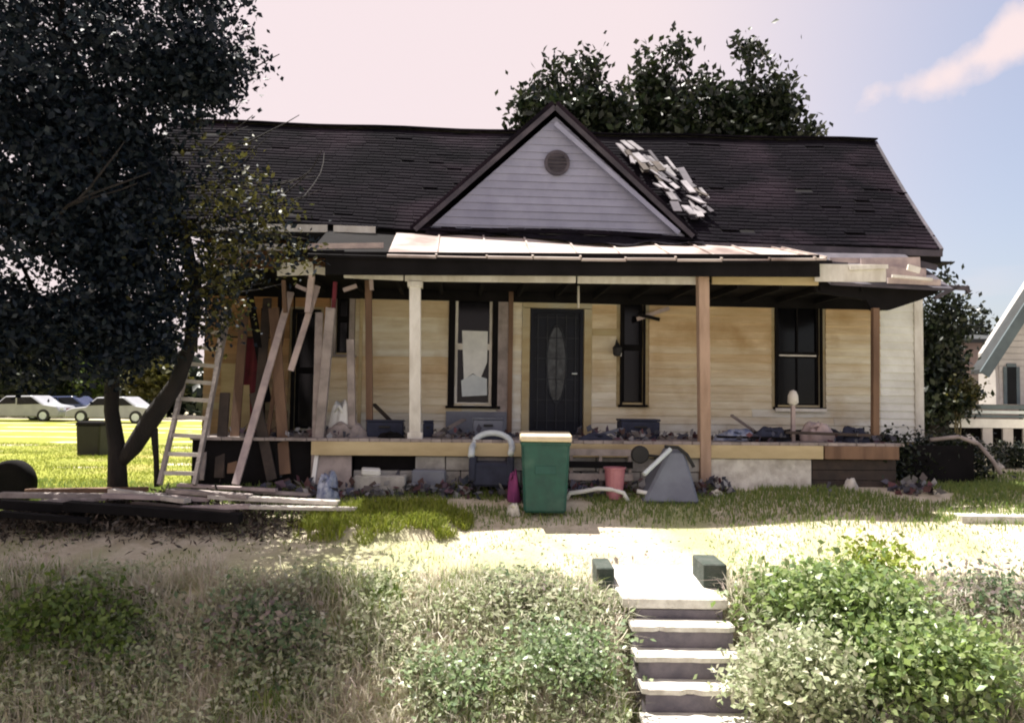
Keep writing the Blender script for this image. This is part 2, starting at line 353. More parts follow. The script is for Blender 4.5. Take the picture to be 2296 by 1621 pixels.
def blades(name, P, h, wd, m, parent=None, lean=.35, stuff=True):
    n = len(P); az = rng.uniform(0, 2 * math.pi, n); L_ = rng.uniform(0, lean, n)
    d = np.stack([np.cos(az), np.sin(az), np.zeros(n)], 1); t = np.stack([-np.sin(az), np.cos(az), np.zeros(n)], 1)
    # blades face any way
    az2 = rng.uniform(0, 2 * math.pi, n); t = np.stack([np.cos(az2), np.sin(az2), np.zeros(n)], 1)
    hh = (h * rng.uniform(.5, 1.25, n))[:, None]; w_ = (wd * rng.uniform(.7, 1.3, n))[:, None]; up = np.array([0, 0, 1.])
    m1 = P + up * hh * .55 + d * hh * L_[:, None] * .35; tip = P + up * hh * (1 - .4 * L_[:, None]) + d * hh * L_[:, None] * 1.1
    V = np.stack([P - t * w_ / 2, P + t * w_ / 2, m1 + t * w_ * .4, m1 - t * w_ * .4, tip], 1)
    return raw_mesh(name, V, 5, m, parent, [(0, 1, 2, 3), (3, 2, 4)], stuff)

# ---- lawn and bank cover
def scatter(n, x0, x1, y0, y1):
    x = rng.uniform(x0, x1, n); y = rng.uniform(y0, y1, n); return x, y
def vnoise(x, y, s, seed=0):
    r = np.random.default_rng(seed); g = r.uniform(size=(64, 64)); fx = (x * s) % 64; fy = (y * s) % 64
    i = fx.astype(int); j = fy.astype(int); a = fx - i; b = fy - j; a = a * a * (3 - 2 * a); b = b * b * (3 - 2 * b)
    return (g[i % 64, j % 64] * (1 - a) * (1 - b) + g[(i + 1) % 64, j % 64] * a * (1 - b) + g[i % 64, (j + 1) % 64] * (1 - a) * b + g[(i + 1) % 64, (j + 1) % 64] * a * b)
def onstairs(x, y, mrg=.41): return (np.abs(x - STX) < mrg) & (y < 8.75)
def P3(x, y): return np.stack([x, y, gz(x, y) - .01], 1)
x, y = scatter(100000, -9, 8, 5.6, 8.25); nv = vnoise(x, y, 2.6, 1); k = (~onstairs(x, y)) & (nv > .25) & (rng.uniform(size=len(x)) < .2 + .8 * sm(8.3, 7.6, y)); P = P3(x[k], y[k])
blades('dry_bank_grass', P, .18 + .14 * nv[k], .013, M['straw'], lean=1.3)
x, y = scatter(40000, -9, 8, 5.6, 8.1); nv = vnoise(x, y, 2.2, 5); k = (~onstairs(x, y)) & (nv > .5); P = P3(x[k], y[k])
blades('green_bank_grass', P, .13 + .12 * nv[k], .014, M['green'], lean=.9)
x, y = scatter(34000, -9, 7, 5.6, 7.95); nv = vnoise(x, y, 1.7, 9); k = (~onstairs(x, y)) & (nv > .60); P = P3(x[k], y[k]); P[:, 2] += rng.uniform(.02, .24, len(P)) * (nv[k] - .3) * 2
leaves('bank_weeds', P, .075, M['weed'], up=.9, asp=.5)
x, y = scatter(40000, -4.2, 4, 5.6, 8.0); nv = vnoise(x, y, 3.1, 13); k = (~onstairs(x, y)) & (nv > .38); P = P3(x[k], y[k]); P[:, 2] += rng.uniform(.05, .25, len(P))
leaves('pale_bank_weeds', P, .06, M['leafpale'], up=1.0, asp=.5)
x, y = scatter(70000, -10, 9, 8.0, 11.4); nv = vnoise(x, y, 1.6, 3); k = (nv > .55) & (~onstairs(x, y)) & (rng.uniform(size=len(x)) < .45); P = P3(x[k], y[k])
blades('dry_lawn_grass', P, .035, .009, M['straw'], lean=.9)
x, y = scatter(110000, -8, 11, 9.45, 13.0); nv = vnoise(x, y, 1.3, 21); k = (rng.uniform(size=len(x)) < sm(9.3, 10.0, y) * (.35 + .65 * sm(12.4, 10.9, y))) & (nv > .22) & ~((y > 10.8) & (x > -4) & (x < 5)); P = P3(x[k], y[k])
blades('green_lawn_grass', P, .10, .012, M['green'], lean=.7)
x, y = scatter(1500, -6, 9, 8.2, 9.8); k = ~onstairs(x, y); P = P3(x[k], y[k]) + np.array([0, 0, .012])
leaves('lawn_litter', P, .045, M['weed'], up=2.0, asp=.5)
x, y = scatter(14000, -8, 10, 8.1, 9.9); nv = vnoise(x, y, 1.1, 31); k = (nv > .56) & (~onstairs(x, y)); P = P3(x[k], y[k])
blades('sparse_lawn_weeds', P, .055, .010, M['green'], lean=1.0)
# ---- the bright grass mound left of the bin
a = W(860, 1165, 9.35)
tm = thing('grass_mound', 'low mound of bright yellow-green grass lit by the sun in front of the porch', 'grass mound', (a.x, 9.35, float(gz(a.x, 9.35))))
n = 15000; u = rng.uniform(-1, 1, n); v = rng.uniform(-1, 1, n); u *= 1.25; v *= 1.3; k = (np.abs(u) ** 3 + v * v < 1 + 1.1 * (vnoise(u * 3 + 9, v * 3 + 9, 1.6, 41) - .62)); u, v = u[k], v[k]
gx = a.x + u * 1.02 + .05 * v; gy = 9.42 + v * .42 + u * .06
hm = .15 * np.clip(1 - np.abs(u) ** 4, 0, 1) * np.clip(1 - v * v, 0, 1) ** .5
P = np.stack([gx, gy, gz(gx, gy) + hm - .02], 1)
blades('grass_blade', P, .09 + .06 * vnoise(gx, gy, 4.0, 42), .012, M['bright'], tm, lean=.9)
mm = MB()
pts = []
NU, NV = 17, 9
for i in range(NU):
    for j in range(NV):
        uu = -1 + 2 * i / (NU - 1); vv = -1 + 2 * j / (NV - 1)
        xx = a.x + uu * 1.0; yy = 9.42 + vv * .41 + uu * .06
        pts.append((xx, yy, float(gz(xx, yy)) - .04 + .14 * (1 - abs(uu) ** 4) * max(0, 1 - vv * vv) ** .5))
mm.add(pts, [(i * NV + j, (i + 1) * NV + j, (i + 1) * NV + j + 1, i * NV + j + 1) for i in range(NU - 1) for j in range(NV - 1)])
mm.build('soil_core', M['ground'], tm, smooth=True)

# ------------------------------------------------------------------ concrete steps
st = thing('concrete_steps', 'narrow white concrete steps climbing the overgrown bank to a pale landing slab', 'steps', (STX, 6.9, -.7))
zf = W(1500, 1340, 7.62).z
zl = W(1500, 1265, 8.75).z
lm = MB(); lm.add([(STX - .46 - .06, 7.62, zf - .10), (STX + .47, 7.62, zf - .10), (STX + .40, 8.75, zl - .1), (STX - .62, 8.75, zl - .1),
                   (STX - .46 - .06, 7.62, zf), (STX + .47, 7.62, zf), (STX + .40, 8.75, zl), (STX - .62, 8.75, zl)],
                  [(0, 3, 2, 1), (4, 5, 6, 7), (0, 1, 5, 4), (1, 2, 6, 5), (2, 3, 7, 6), (3, 0, 4, 7)])
lm.build('landing_slab', M['concrete'], st, bevel=.012)
dz, dy = .19, .255
for i in range(9):
    zt = zf - .10 - .09 - dz * i + (0 if i else 0)
    y1 = 7.62 - dy * i; wj = random.uniform(-.02, .02)
    # body under each tread, then a slightly overhanging tread slab
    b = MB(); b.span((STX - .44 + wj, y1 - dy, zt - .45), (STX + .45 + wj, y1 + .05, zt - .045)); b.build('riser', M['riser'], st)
    rj = random.Random(i + 50); pf = [(STX - .47 + wj + .94 * k_ / 15, y1 - dy - .025 + rj.uniform(-.004, .010) + (rj.random() < .14) * .03) for k_ in range(16)]
    b = MB(); b.prism(pf + [(STX + .47 + wj, y1), (STX - .47 + wj, y1)], zt - .042, zt, 'XY'); b.build('step', M['concrete'], st)
b = MB(); b.span((STX - .40, 7.64, zf - .4), (STX + .42, 7.72, zf - .11)); b.build('riser', M['riser'], st)
for (px0, px1, py0, py1, d) in ((1338, 1378, 1272, 1316, 8.0), (1578, 1630, 1264, 1328, 7.95)):
    p = W(px0, py1, d); q = W(px1, py0, d)
    b = MB(); b.span((p.x, d, p.z - .06), (q.x, d + .5, q.z)); b.build('cheek_block', M['darkblock'], st, bevel=.012)

# ------------------------------------------------------------------ the house
hs = bpy.data.objects.new('derelict_house', None); col.objects.link(hs)
hs.location = (HO.x, HO.y, HZ); hs.rotation_euler = (0, 0, R(YAW))
tag(hs, 'run-down cream wooden bungalow with dark sagging roof, front gable and cluttered porch', 'house')
WM[hs] = None
def hb(mb, name, m, parent=None, **k): return mb.build(name, M[m] if isinstance(m, str) else m, parent or hs, house=True, **k)
FZ = H(1240, 985, -1.55)[1]            # porch floor height
print('FZ', FZ, 'left', H(420, 985, 0), 'right', H(2065, 985, 0), 'eaveL', H(450, 500, -.3), 'eaveR', H(2110, 565, -.3))
UL = -4.65; PUL = -4.25; UR = H(2068, 900, 0)[0]; WT = 5.0
EZL = H(640, 505, -.35)[1]; 
# openings in house u, z
def op(x0, y0, x1, y1): a_ = H(x0, y0); b_ = H(x1, y1); return [a_[0], b_[0], b_[1], a_[1]]
OP = {'door': op(1190, 690, 1306, 980), 'w1': op(1022, 648, 1102, 905), 'w2': op(1396, 655, 1442, 902), 'w3': op(1742, 682, 1840, 908),
      'w0': op(756, 640, 782, 790), 'd0': op(664, 700, 706, 960)}
for k_ in OP:
    pass
# wall: backing around the openings, then lapped boards
us = sorted([UL, UR] + [o[0] for o in OP.values()] + [o[1] for o in OP.values()])
wallm = MB()
for i in range(len(us) - 1):
    a0, a1 = us[i], us[i + 1]; mid = (a0 + a1) / 2; blk = [o for o in OP.values() if o[0] < mid < o[1]]
    z0 = FZ - .1
    if blk:
        o = blk[0]
        if o[2] > z0 + .02: wallm.span((a0, .03, z0), (a1, .14, o[2]))
        wallm.span((a0, .03, o[3]), (a1, .14, WT))
    else: wallm.span((a0, .03, z0), (a1, .14, WT))
wall = hb(wallm, 'front_wall', 'siding')
EXPO = .122; row = 0; z = FZ - .05
PORCH_R = H(1963, 900, -1.5)[0]
PR0 = H(1975, 900, 0)[0]
while z < WT - .02:
    zt = min(z + EXPO, WT); segs = []; cur = UL
    for o in sorted([o for o in OP.values() if o[2] < zt - .01 and o[3] > z + .03], key=lambda o: o[0]):
        segs.append((cur, o[0] - .09)); cur = o[1] + .09
    segs.append((cur, UR))
    for (a0, a1) in segs:
        cuts = [a0]
        while a1 - cuts[-1] > 3.0: cuts.append(cuts[-1] + random.uniform(1.7, 2.7))
        if PR0 > cuts[-1] + .05 and PR0 < a1: cuts = [c for c in cuts if c < PR0 - .2] + [PR0]
        cuts.append(a1)
        for c0, c1 in zip(cuts[:-1], cuts[1:]):
            if c1 - c0 < .05: continue
            # a few boards are missing or slipped
            if random.random() < .012 and c1 < PR0: continue
            sl = random.gauss(0, .004)
            b = MB(); y0, y1 = .0 + random.uniform(-.003, .003), .018
            b.add([(c0 + .002, y0 - .012, z + sl), (c1 - .002, y0 - .012, z - sl), (c1 - .002, .028, z - sl), (c0 + .002, .028, z + sl),
                   (c0 + .002, y1 - .004, zt + .012), (c1 - .002, y1 - .004, zt + .012), (c1 - .002, .028, zt + .012), (c0 + .002, .028, zt + .012)],
                  [(0, 1, 2, 3), (4, 7, 6, 5), (0, 4, 5, 1), (1, 5, 6, 2), (2, 6, 7, 3), (3, 7, 4, 0)])
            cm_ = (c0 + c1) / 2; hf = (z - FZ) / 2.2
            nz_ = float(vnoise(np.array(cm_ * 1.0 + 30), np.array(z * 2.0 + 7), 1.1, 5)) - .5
            tone = hf * .85 - .10 + nz_ * .45 + random.uniform(-.10, .10) + (.25 if cm_ < -1.7 else 0) + (.10 if cm_ > 1.8 else -.22 if -1.2 < cm_ < 1.2 else 0)  # warmer and darker upward: porch shade put into the colour, plus random tone
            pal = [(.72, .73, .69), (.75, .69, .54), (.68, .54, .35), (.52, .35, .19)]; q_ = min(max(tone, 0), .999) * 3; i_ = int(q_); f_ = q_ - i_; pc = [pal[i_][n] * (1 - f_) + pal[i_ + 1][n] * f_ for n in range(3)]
            if cm_ < -2.3: q_ = random.uniform(.5, .8); pc = [pc[0] * q_, pc[1] * q_ * .78, pc[2] * q_ * .6]  # left end darkened: tree and porch shade put into the board colour
            ob_ = hb(b, 'siding_board', 'sidingw' if cm_ > PR0 else 'board', wall); ob_.color = (*pc, 1)  # boards past the porch are whiter: open light put into the colour
    z += EXPO
# side and back walls
VB = 6.0; VR = VB / 2 - .2
RZ = H(1200, 300, VR)[1]
EV = -.42
EL = H(640, 500, EV)[1]; ER = H(2100, 568, EV)[1]; EZ = (EL + ER) / 2
print('EL', EL, 'ER', ER, 'RZ', RZ, 'R', H(1960, 316, VR), 'L', H(480, 278, VR))
RU0 = -6.2; RU1 = H(2110, 568, EV)[0]; RU1R = H(1962, 318, VR)[0]
_a = H(640, 502, EV); _b = H(2100, 560, EV); _k = (_b[1] - _a[1]) / (_b[0] - _a[0])
EL = _a[1] + _k * (RU0 - _a[0]); ER = _a[1] + _k * (RU1 - _a[0]); EZ = (EL + ER) / 2
_a = H(700, 282, VR); _b = H(1940, 317, VR); _k = (_b[1] - _a[1]) / (_b[0] - _a[0])
RL = _a[1] + _k * (RU0 - _a[0]); RR = _a[1] + _k * (RU1 - _a[0]); RZ = (RL + RR) / 2
for nm, uu in (('left_wall', UL), ('right_wall', UR)):
    s = 1 if uu > 0 else -1
    b = MB(); e0, e1 = (uu - .12, uu) if s > 0 else (uu, uu + .12)
    b.prism([(.14, FZ - .1), (VB - .5, FZ - .1), (VB - .5, WT), (VR, RZ - .25), (.14, WT)], e0, e1, 'YZ'); w_ = hb(b, 'side_wall', 'sidingw')
b = MB(); b.span((UL, VB - .6, 1.3), (UR, VB - .5, WT)); hb(b, 'back_wall', 'sidingw')
b = MB(); b.span((UR - .13, -.028, FZ - .1), (UR + .012, .13, WT)); hb(b, 'corner_board', 'white')
# foundation
# ---- roof (planes with a sag), shingle courses as real overlapping strips of tabs
def eave_z(u): t = (u - RU0) / (RU1 - RU0); return EL + (ER - EL) * t + .02 * math.sin(u * 1.3)
def ridge_z(u): t = (u - RU0) / (RU1 - RU0); return RL + (RR - RL) * t - .04 * math.sin(math.pi * t) + .012 * math.sin(u * 2.2)
def roofpt(u, s, lift=0):          # s 0 eave .. 1 ridge on the front plane
    if u > 4: u = 4 + (u - 4) * (1 + (RU1R - RU1) / (RU1 - 4) * s)
    z = eave_z(u) * (1 - s) + ridge_z(u) * s - .05 * math.sin(math.pi * s) ; return (u, EV + (VR - EV) * s, z + lift)
rb = MB(); NU = 24
vs = []; fs = []
for side in (0, 1):
    for i in range(NU + 1):
        u = RU0 + (RU1 - RU0) * i / NU
        for j in range(5):
            p = roofpt(u, j / 4)
            if side: p = (p[0], 2 * VR - p[1], p[2])
            vs.append(p)
    o_ = side * (NU + 1) * 5
    for i in range(NU):
        for j in range(4): fs.append((o_ + i * 5 + j, o_ + (i + 1) * 5 + j, o_ + (i + 1) * 5 + j + 1, o_ + i * 5 + j + 1))
rb.add(vs, fs)
nb = len(rb.v); rb.add([(x, y, z - .09) for x, y, z in vs], fs)
roof = hb(rb, 'roof', 'dark')
# rims closing the slab
for uu in (RU0, RU1):
    b = MB()
    for side in (0, 1):
        for j in range(4):
            p = Vector(roofpt(uu, j / 4, -.045)); q = Vector(roofpt(uu, (j + 1) / 4, -.045))
            if side: p.y = 2 * VR - p.y; q.y = 2 * VR - q.y
            b.bar(p, q, .05, .13)
    hb(b, 'rake_board', 'rake', roof)
NR = 34; V_ = []
for side in (0, 1):
    for r_ in range(NR if side == 0 else 0):
        s0 = r_ / NR; s1 = (r_ + 1.15) / NR; u = RU0 + random.uniform(-.3, 0)
        while u < RU1:
            wd = random.uniform(.22, .34); a0 = max(u, RU0 - .02); a1 = min(u + wd - .006, RU1 + .02)
            if a1 > a0 + .02 and random.random() > .003:
                l0 = .022 + random.uniform(0, .008) + (random.random() < .03) * random.uniform(.01, .03); dj = random.uniform(-.004, .004)
                p = [roofpt(a0, s0 + dj, l0), roofpt(a1, s0 + dj, l0), roofpt(a1, min(s1, 1), .006), roofpt(a0, min(s1, 1), .006), roofpt(a0, s0 + dj, l0 - .014), roofpt(a1, s0 + dj, l0 - .014)]
                V_.append(p)
            u += wd
V_ = np.array(V_); V_[:, :, 2] -= HZ
raw_mesh('roof_shingles', V_, 6, M['shingle'], roof, [(0, 1, 2, 3), (4, 5, 1, 0)])
bpy.data.objects['roof_shingles']['kind'] = 'stuff'
b = MB(); 
pts = []
for i in range(NU):
    u = RU0 + (RU1 - RU0) * i / NU; u2 = RU0 + (RU1 - RU0) * (i + 1) / NU
    b.bar(Vector(roofpt(u, 1, .03)), Vector(roofpt(u2, 1, .03)), .22, .03)
hb(b, 'ridge_cap', 'shingle', roof)
# eave: left white fascia pieces, right dark
def fasc(px0, px1, py, hgt, v, m, drop=0, name='fascia_board', tilt=0):
    a_ = H(px0, py, v); c_ = H(px1, py + tilt, v)
    b = MB(); b.bar((a_[0], v, a_[1]), (c_[0], v, c_[1]), .03, hgt); return hb(b, name, m)
fasc(452, 734, 508, .11, EV - .08, 'white', tilt=4); fasc(748, 842, 512, .10, EV - .08, 'white', tilt=3)
b = MB(); b.bar((RU0, EV + .02, eave_z(RU0) - .14), (RU1, EV + .02, eave_z(RU1) - .14), .03, .16); hb(b, 'eave_board', 'dark')
b = MB(); a_ = H(1560, 560, EV - .03); b.bar((a_[0], EV - .03, eave_z(a_[0]) - .07), (RU1, EV - .03, eave_z(RU1) - .07), .03, .10); hb(b, 'eave_board', 'rake')
# soffit between eave and wall
b = MB(); b.span((UL, EV, EZ - .27), (UR + .3, .12, EZ - .25)); hb(b, 'soffit', 'dark')
# ---- front gable
VG = -.30
A = H(1246, 228, VG - .2); BL = H(925, 512, VG - .2); BR = H(1562, 528, VG - .2)
ia = H(1246, 262, VG); il = H(955, 518, VG); ir = H(1535, 530, VG)
gt = MB(); gt.prism([(il[0], il[1]), (ir[0], ir[1]), ia], VG, VG + .08); gw = hb(gt, 'gable_wall', 'gable')
z = il[1]; top = ia[1]; 
def gx_(z):
    t = (z - il[1]) / (ia[1] - il[1]); t2 = (z - ir[1]) / (ia[1] - ir[1]); return il[0] + (ia[0] - il[0]) * t, ir[0] + (ia[0] - ir[0]) * t2
while z < top - .05:
    z2 = min(z + .115, top); a0, a1 = gx_(z); b0, b1 = gx_(z2)
    b = MB(); b.add([(a0, VG - .026, z), (a1, VG - .026, z), (b1, VG - .008, z2), (b0, VG - .008, z2), (a0, VG, z), (a1, VG, z), (b1, VG, z2), (b0, VG, z2)],
                    [(0, 1, 2, 3), (4, 7, 6, 5), (0, 4, 5, 1), (1, 5, 6, 2), (2, 6, 7, 3), (3, 7, 4, 0)])
    hb(b, 'gable_board', 'gable', gw); z = z2
vc = H(1249, 365, VG - .03)
b = MB(); b.lathe((vc[0], VG - .06, vc[1]), [(.195, -.0), (.195, .05), (.15, .05), (.15, .0)], 28, 'Y'); vt = hb(b, 'round_vent', 'rake')
b = MB(); b.lathe((vc[0], VG - .048, vc[1]), [(.155, 0), (.155, .01)], 28, 'Y'); hb(b, 'vent_back', 'dark', vt)
for i in range(5):
    zz = vc[1] - .11 + i * .055; hw = math.sqrt(max(.001, .15 ** 2 - (zz - vc[1]) ** 2))
    b = MB(); b.box((vc[0], VG - .055, zz), (2 * hw, .02, .03), (R(35), 0, 0)); hb(b, 'louvre', 'rake', vt)
# gable roof slabs running back to the main roof
def roof_s_at(z): return (z - EZ) / (RZ - EZ)
VEND = EV + (VR - EV) * roof_s_at(A[1]) + .1
def slab(p, q, name, m, th=.07, v0=None):
    p = Vector((p[0], 0, p[1])); q = Vector((q[0], 0, q[1])); d = (q - p).normalized(); nrm = Vector((-d.z, 0, d.x));
    if nrm.z < 0: nrm = -nrm
    b = MB(); vf = VG - .11 if v0 is None else v0
    P_ = [(p.x, vf, p.z), (q.x, vf, q.z), (q.x, VEND, q.z), (p.x, VG - .1 if v0 is None else v0, p.z)]
    P_[3] = (p.x, vf + .35, p.z)
    b.add(P_ + [tuple(Vector(v) + nrm * th) for v in P_], [(0, 1, 2, 3), (4, 7, 6, 5), (0, 4, 5, 1), (1, 5, 6, 2), (2, 6, 7, 3), (3, 7, 4, 0)])
    return hb(b, name, m)
slab(BL, A, 'gable_roof', 'shingle'); slab(BR, A, 'gable_roof', 'shingle')
b = MB(); b.bar((BL[0] + .03, VG - .125, BL[1] + .0), (A[0], VG - .125, A[1] - .05), .03, .07, (0, 0, 1)); hb(b, 'rake_board', 'rake')
b = MB(); b.bar((BR[0] - .03, VG - .125, BR[1] + .0), (A[0], VG - .125, A[1] - .05), .03, .07, (0, 0, 1)); hb(b, 'rake_board', 'rake')
b = MB(); b.bar((BR[0] - .25, VG - .12, BR[1] + .05), (A[0] - .0, VG - .12, A[1] - .30), .03, .07, (0, 0, 1)); hb(b, 'rake_board', 'gable')
# exposed planks where shingles are gone right of the gable
def rp2(px, py, lift=.06):
    # sight line to the main roof plane
    o = HI @ Vector((0, 0, CAMZ)); r = HI.to_3x3() @ ray(px, py)
    n_ = Vector((0, -(RZ - EZ), (VR - EV))).normalized(); p0 = Vector((0, EV, EZ)) + n_ * lift
    t = (p0 - o).dot(n_) / r.dot(n_); return o + r * t
nrm_ = Vector((0, -(RZ - EZ), (VR - EV))).normalized()
rq = random.Random(21)
for i_ in range(54):
    t_ = (i_ + rq.random()) / 54; cx_ = 1396 + 150 * t_; cy_ = 330 + 165 * t_; off = rq.uniform(-2, 16 + 85 * t_ * (1.45 - t_)); ln2 = rq.uniform(14, 40)
    px_, py_ = cx_ + off, cy_ - off * .55; an = math.atan2(165, 150) + rq.gauss(0, .22); dx_, dy_ = math.cos(an) * ln2 / 2, math.sin(an) * ln2 / 2
    lf = rq.uniform(.05, .13); p, q = rp2(px_ - dx_, py_ - dy_, lf), rp2(px_ + dx_, py_ + dy_, lf + rq.uniform(-.02, .05))
    b = MB(); b.bar(p, q, rq.uniform(.05, .14), .018, nrm_ + Vector((rq.uniform(-.25, .25), 0, 0))); hb(b, 'torn_roof_piece', rq.choice(['decking', 'decking', 'decking', 'rake', 'umberdark']), roof)
# ---- porch roof
VP = -1.95; VT = -.40
pL = H(690, 560, VP)[0]; pR = H(1850, 575, VP)[0]
zf0 = H(800, 568, VP)[1]; zf1 = H(1840, 580, VP)[1]; 
def pz(u): t = (u - pL) / (pR - pL); return zf0 + (zf1 - zf0) * t - .03 * math.sin(math.pi * t) 
def TZ(u): return eave_z(u) - .05
pans = 0; u = pL; k_ = 0
PRF = bpy.data.objects.new('x', None)
prp = MB()
NS = 40
vs = []; 
for i in range(NS + 1):
    u = pL + (pR + .1 - pL) * i / NS
    vs += [(u, VP, pz(u) - .02), (u, VT, TZ(u) - .02), (u, VP, pz(u) - .055), (u, VT, TZ(u) - .06)]
fs = []
for i in range(NS):
    a_ = i * 4; c_ = a_ + 4; fs += [(a_, c_, c_ + 1, a_ + 1), (a_ + 2, a_ + 3, c_ + 3, c_ + 2), (a_, a_ + 2, c_ + 2, c_)]
prp.add(vs, fs); proof = hb(prp, 'porch_roof', 'dark')
u = H(868, 560, VP)[0]
while u < pR:
    u2 = min(u + random.uniform(.60, .68), pR + .03); sg = random.uniform(-.01, .015); bt = random.uniform(-.02, .05)
    b = MB(); v0 = VP - bt * .5
    b.add([(u, v0, pz(u) + sg), (u2 - .01, v0, pz(u2) + sg), (u2 - .01, VT, TZ(u2) + .012), (u, VT, TZ(u) + .012), (u, v0, pz(u) + sg - .03), (u2 - .01, v0, pz(u2) + sg - .03)],
          [(0, 1, 2, 3), (0, 4, 5, 1)]); 
    b.box((u2 - .01, 0, 0), (0, 0, 0)) if False else None
    hb(b, 'roof_sheet', 'whitetop', proof)
    b = MB(); b.bar((u2 - .012, v0, pz(u2) + sg + .012), (u2 - .012, VT, TZ(u2) + .022), .025, .022); hb(b, 'roof_seam', 'whitetop', proof)
    u = u2
b = MB(); us_ = np.linspace(H(955, 520, VT)[0], H(1575, 530, VT)[0], 36); vs = []  # dark strip shaped in place of the gable's cast shadow
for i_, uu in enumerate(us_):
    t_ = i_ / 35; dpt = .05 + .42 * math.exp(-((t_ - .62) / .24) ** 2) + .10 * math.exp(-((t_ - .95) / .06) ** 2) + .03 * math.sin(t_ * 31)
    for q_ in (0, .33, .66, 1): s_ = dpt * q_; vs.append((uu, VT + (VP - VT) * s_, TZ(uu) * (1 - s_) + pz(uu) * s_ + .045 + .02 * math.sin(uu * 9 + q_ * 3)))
b.add(vs, [(i_ * 4 + j_, i_ * 4 + 4 + j_, i_ * 4 + 5 + j_, i_ * 4 + 1 + j_) for i_ in range(35) for j_ in range(3)]); hb(b, 'gable_shadow_strip', 'shingle', proof)
# dark gutter board under the roof edge and pale beam on the posts
a_ = H(730, 590, VP + .08); c_ = H(1835, 596, VP + .08)
b = MB(); b.bar((a_[0], VP + .06, a_[1]), (c_[0], VP + .06, c_[1]), .04, .30); hb(b, 'gutter_board', 'dark')
VC = -1.6
for (x0, x1, yy, h_, t_) in ((772, 905, 612, .13, 6), (908, 1290, 617, .16, 4), (1294, 1560, 621, .17, 3), (1594, 1832, 624, .16, 3)):
    a_ = H(x0, yy, VC); c_ = H(x1, yy + t_, VC); b = MB(); b.bar((a_[0], VC - .02, a_[1]), (c_[0], VC - .02, c_[1]), .06, h_); hb(b, 'porch_beam', 'tan' if x0 > 1500 else 'white', bevel=.006)
# broken left end of beam and eave
for (x0, x1, yy, h_, v, m_) in ((445, 525, 610, .14, -1.45, 'white'), (622, 702, 604, .17, -1.6, 'white'), (706, 730, 604, .10, -1.55, 'white'), (470, 640, 552, .09, -1.2, 'paleboard'), (455, 560, 578, .08, -1.0, 'pinkboard'),
                          (690, 860, 552, .07, -1.85, 'pinkboard'), (640, 772, 570, .10, -1.85, 'dark')):
    a_ = H(x0, yy, v); c_ = H(x1, yy + random.uniform(-5, 5), v); b = MB(); b.bar((a_[0], v, a_[1]), (c_[0], v, c_[1]), .04, h_); hb(b, 'broken_eave_board', m_)
# porch ceiling and rafters
zc = H(1240, 640, VC)[1] + .12
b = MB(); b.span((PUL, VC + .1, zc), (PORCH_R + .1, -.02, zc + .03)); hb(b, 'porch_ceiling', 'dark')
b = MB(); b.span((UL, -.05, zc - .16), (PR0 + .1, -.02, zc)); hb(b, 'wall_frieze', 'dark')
for i in range(16):
    uu = PUL + .2 + i * (PORCH_R - PUL - .4) / 15
    b = MB(); b.span((uu - .025, VC + .05, zc - .09), (uu + .025, -.08, zc - .004)); hb(b, 'ceiling_joist', 'dark')
# right end: torn fascia planks over a dark soffit
for (x0, x1, y0, y1, h_, v, m_) in ((1826, 1985, 611, 612, .30, -1.72, 'white'), (1930, 2062, 592, 590, .22, -1.55, 'pinkboard'), (1980, 2075, 610, 615, .22, -1.62, 'pinkboard'), (1990, 2108, 628, 633, .10, -1.7, 'pinkboard'),
                                    (1860, 2045, 583, 585, .09, -1.45, 'pinkboard'), (2035, 2062, 598, 606, .10, -1.74, 'white'), (1905, 1990, 600, 597, .07, -1.76, 'white'), (2000, 2090, 618, 626, .05, -1.75, 'white'), (1835, 1900, 588, 592, .06, -1.6, 'rake'), (2060, 2100, 590, 600, .10, -1.5, 'rake')):
    a_ = H(x0, y0, v); c_ = H(x1, y1, v); b = MB(); b.bar((a_[0], v, a_[1]), (c_[0], v, c_[1]), .035, h_ * .8); hb(b, 'torn_fascia_board', m_)
dk = [H(1820, 630, -1.5), H(2106, 636, -1.5), H(2100, 655, -1.5), H(2062, 672, -1.5), H(1995, 694, -1.5), H(1955, 695, -1.5), H(1940, 672, -1.5), H(1830, 655, -1.5)]
b = MB(); b.prism(dk, -1.52, -1.44); hb(b, 'sagging_soffit_panel', 'dark')
b = MB(); p = H(1830, 632, -1.5); q = H(2106, 640, -1.5); b.span((p[0], -1.45, q[1] - .02), (q[0], .1, q[1] + .02)); hb(b, 'soffit', 'dark')
p = H(1835, 575, -1.3); q = H(2100, 580, -1.3)
b = MB(); b.add([(p[0], -1.68, p[1] - .42), (q[0], -1.68, p[1] - .47), (q[0], -.4, TZ(q[0]) - .02), (p[0], -.4, TZ(p[0]) - .02), (p[0], -1.68, p[1] - .46), (q[0], -1.68, p[1] - .51), (q[0], -.4, TZ(q[0]) - .06), (p[0], -.4, TZ(p[0]) - .06)],
                [(0, 1, 2, 3), (4, 7, 6, 5), (0, 4, 5, 1), (1, 5, 6, 2), (2, 6, 7, 3), (3, 7, 4, 0)]); hb(b, 'porch_roof_end', 'rake')
for (x0, y0, x1, y1, wd) in ((2070, 640, 2172, 646, .06), (2095, 668, 2150, 640, .05), (2062, 600, 2100, 625, .05), (2165, 640, 2172, 656, .05)):
    a_ = H(x0, y0, -1.2); c_ = H(x1, y1, -1.2); b = MB(); b.bar((a_[0], -1.2, a_[1]), (c_[0], -1.2, c_[1]), .05, wd); hb(b, 'broken_rafter', 'rake')
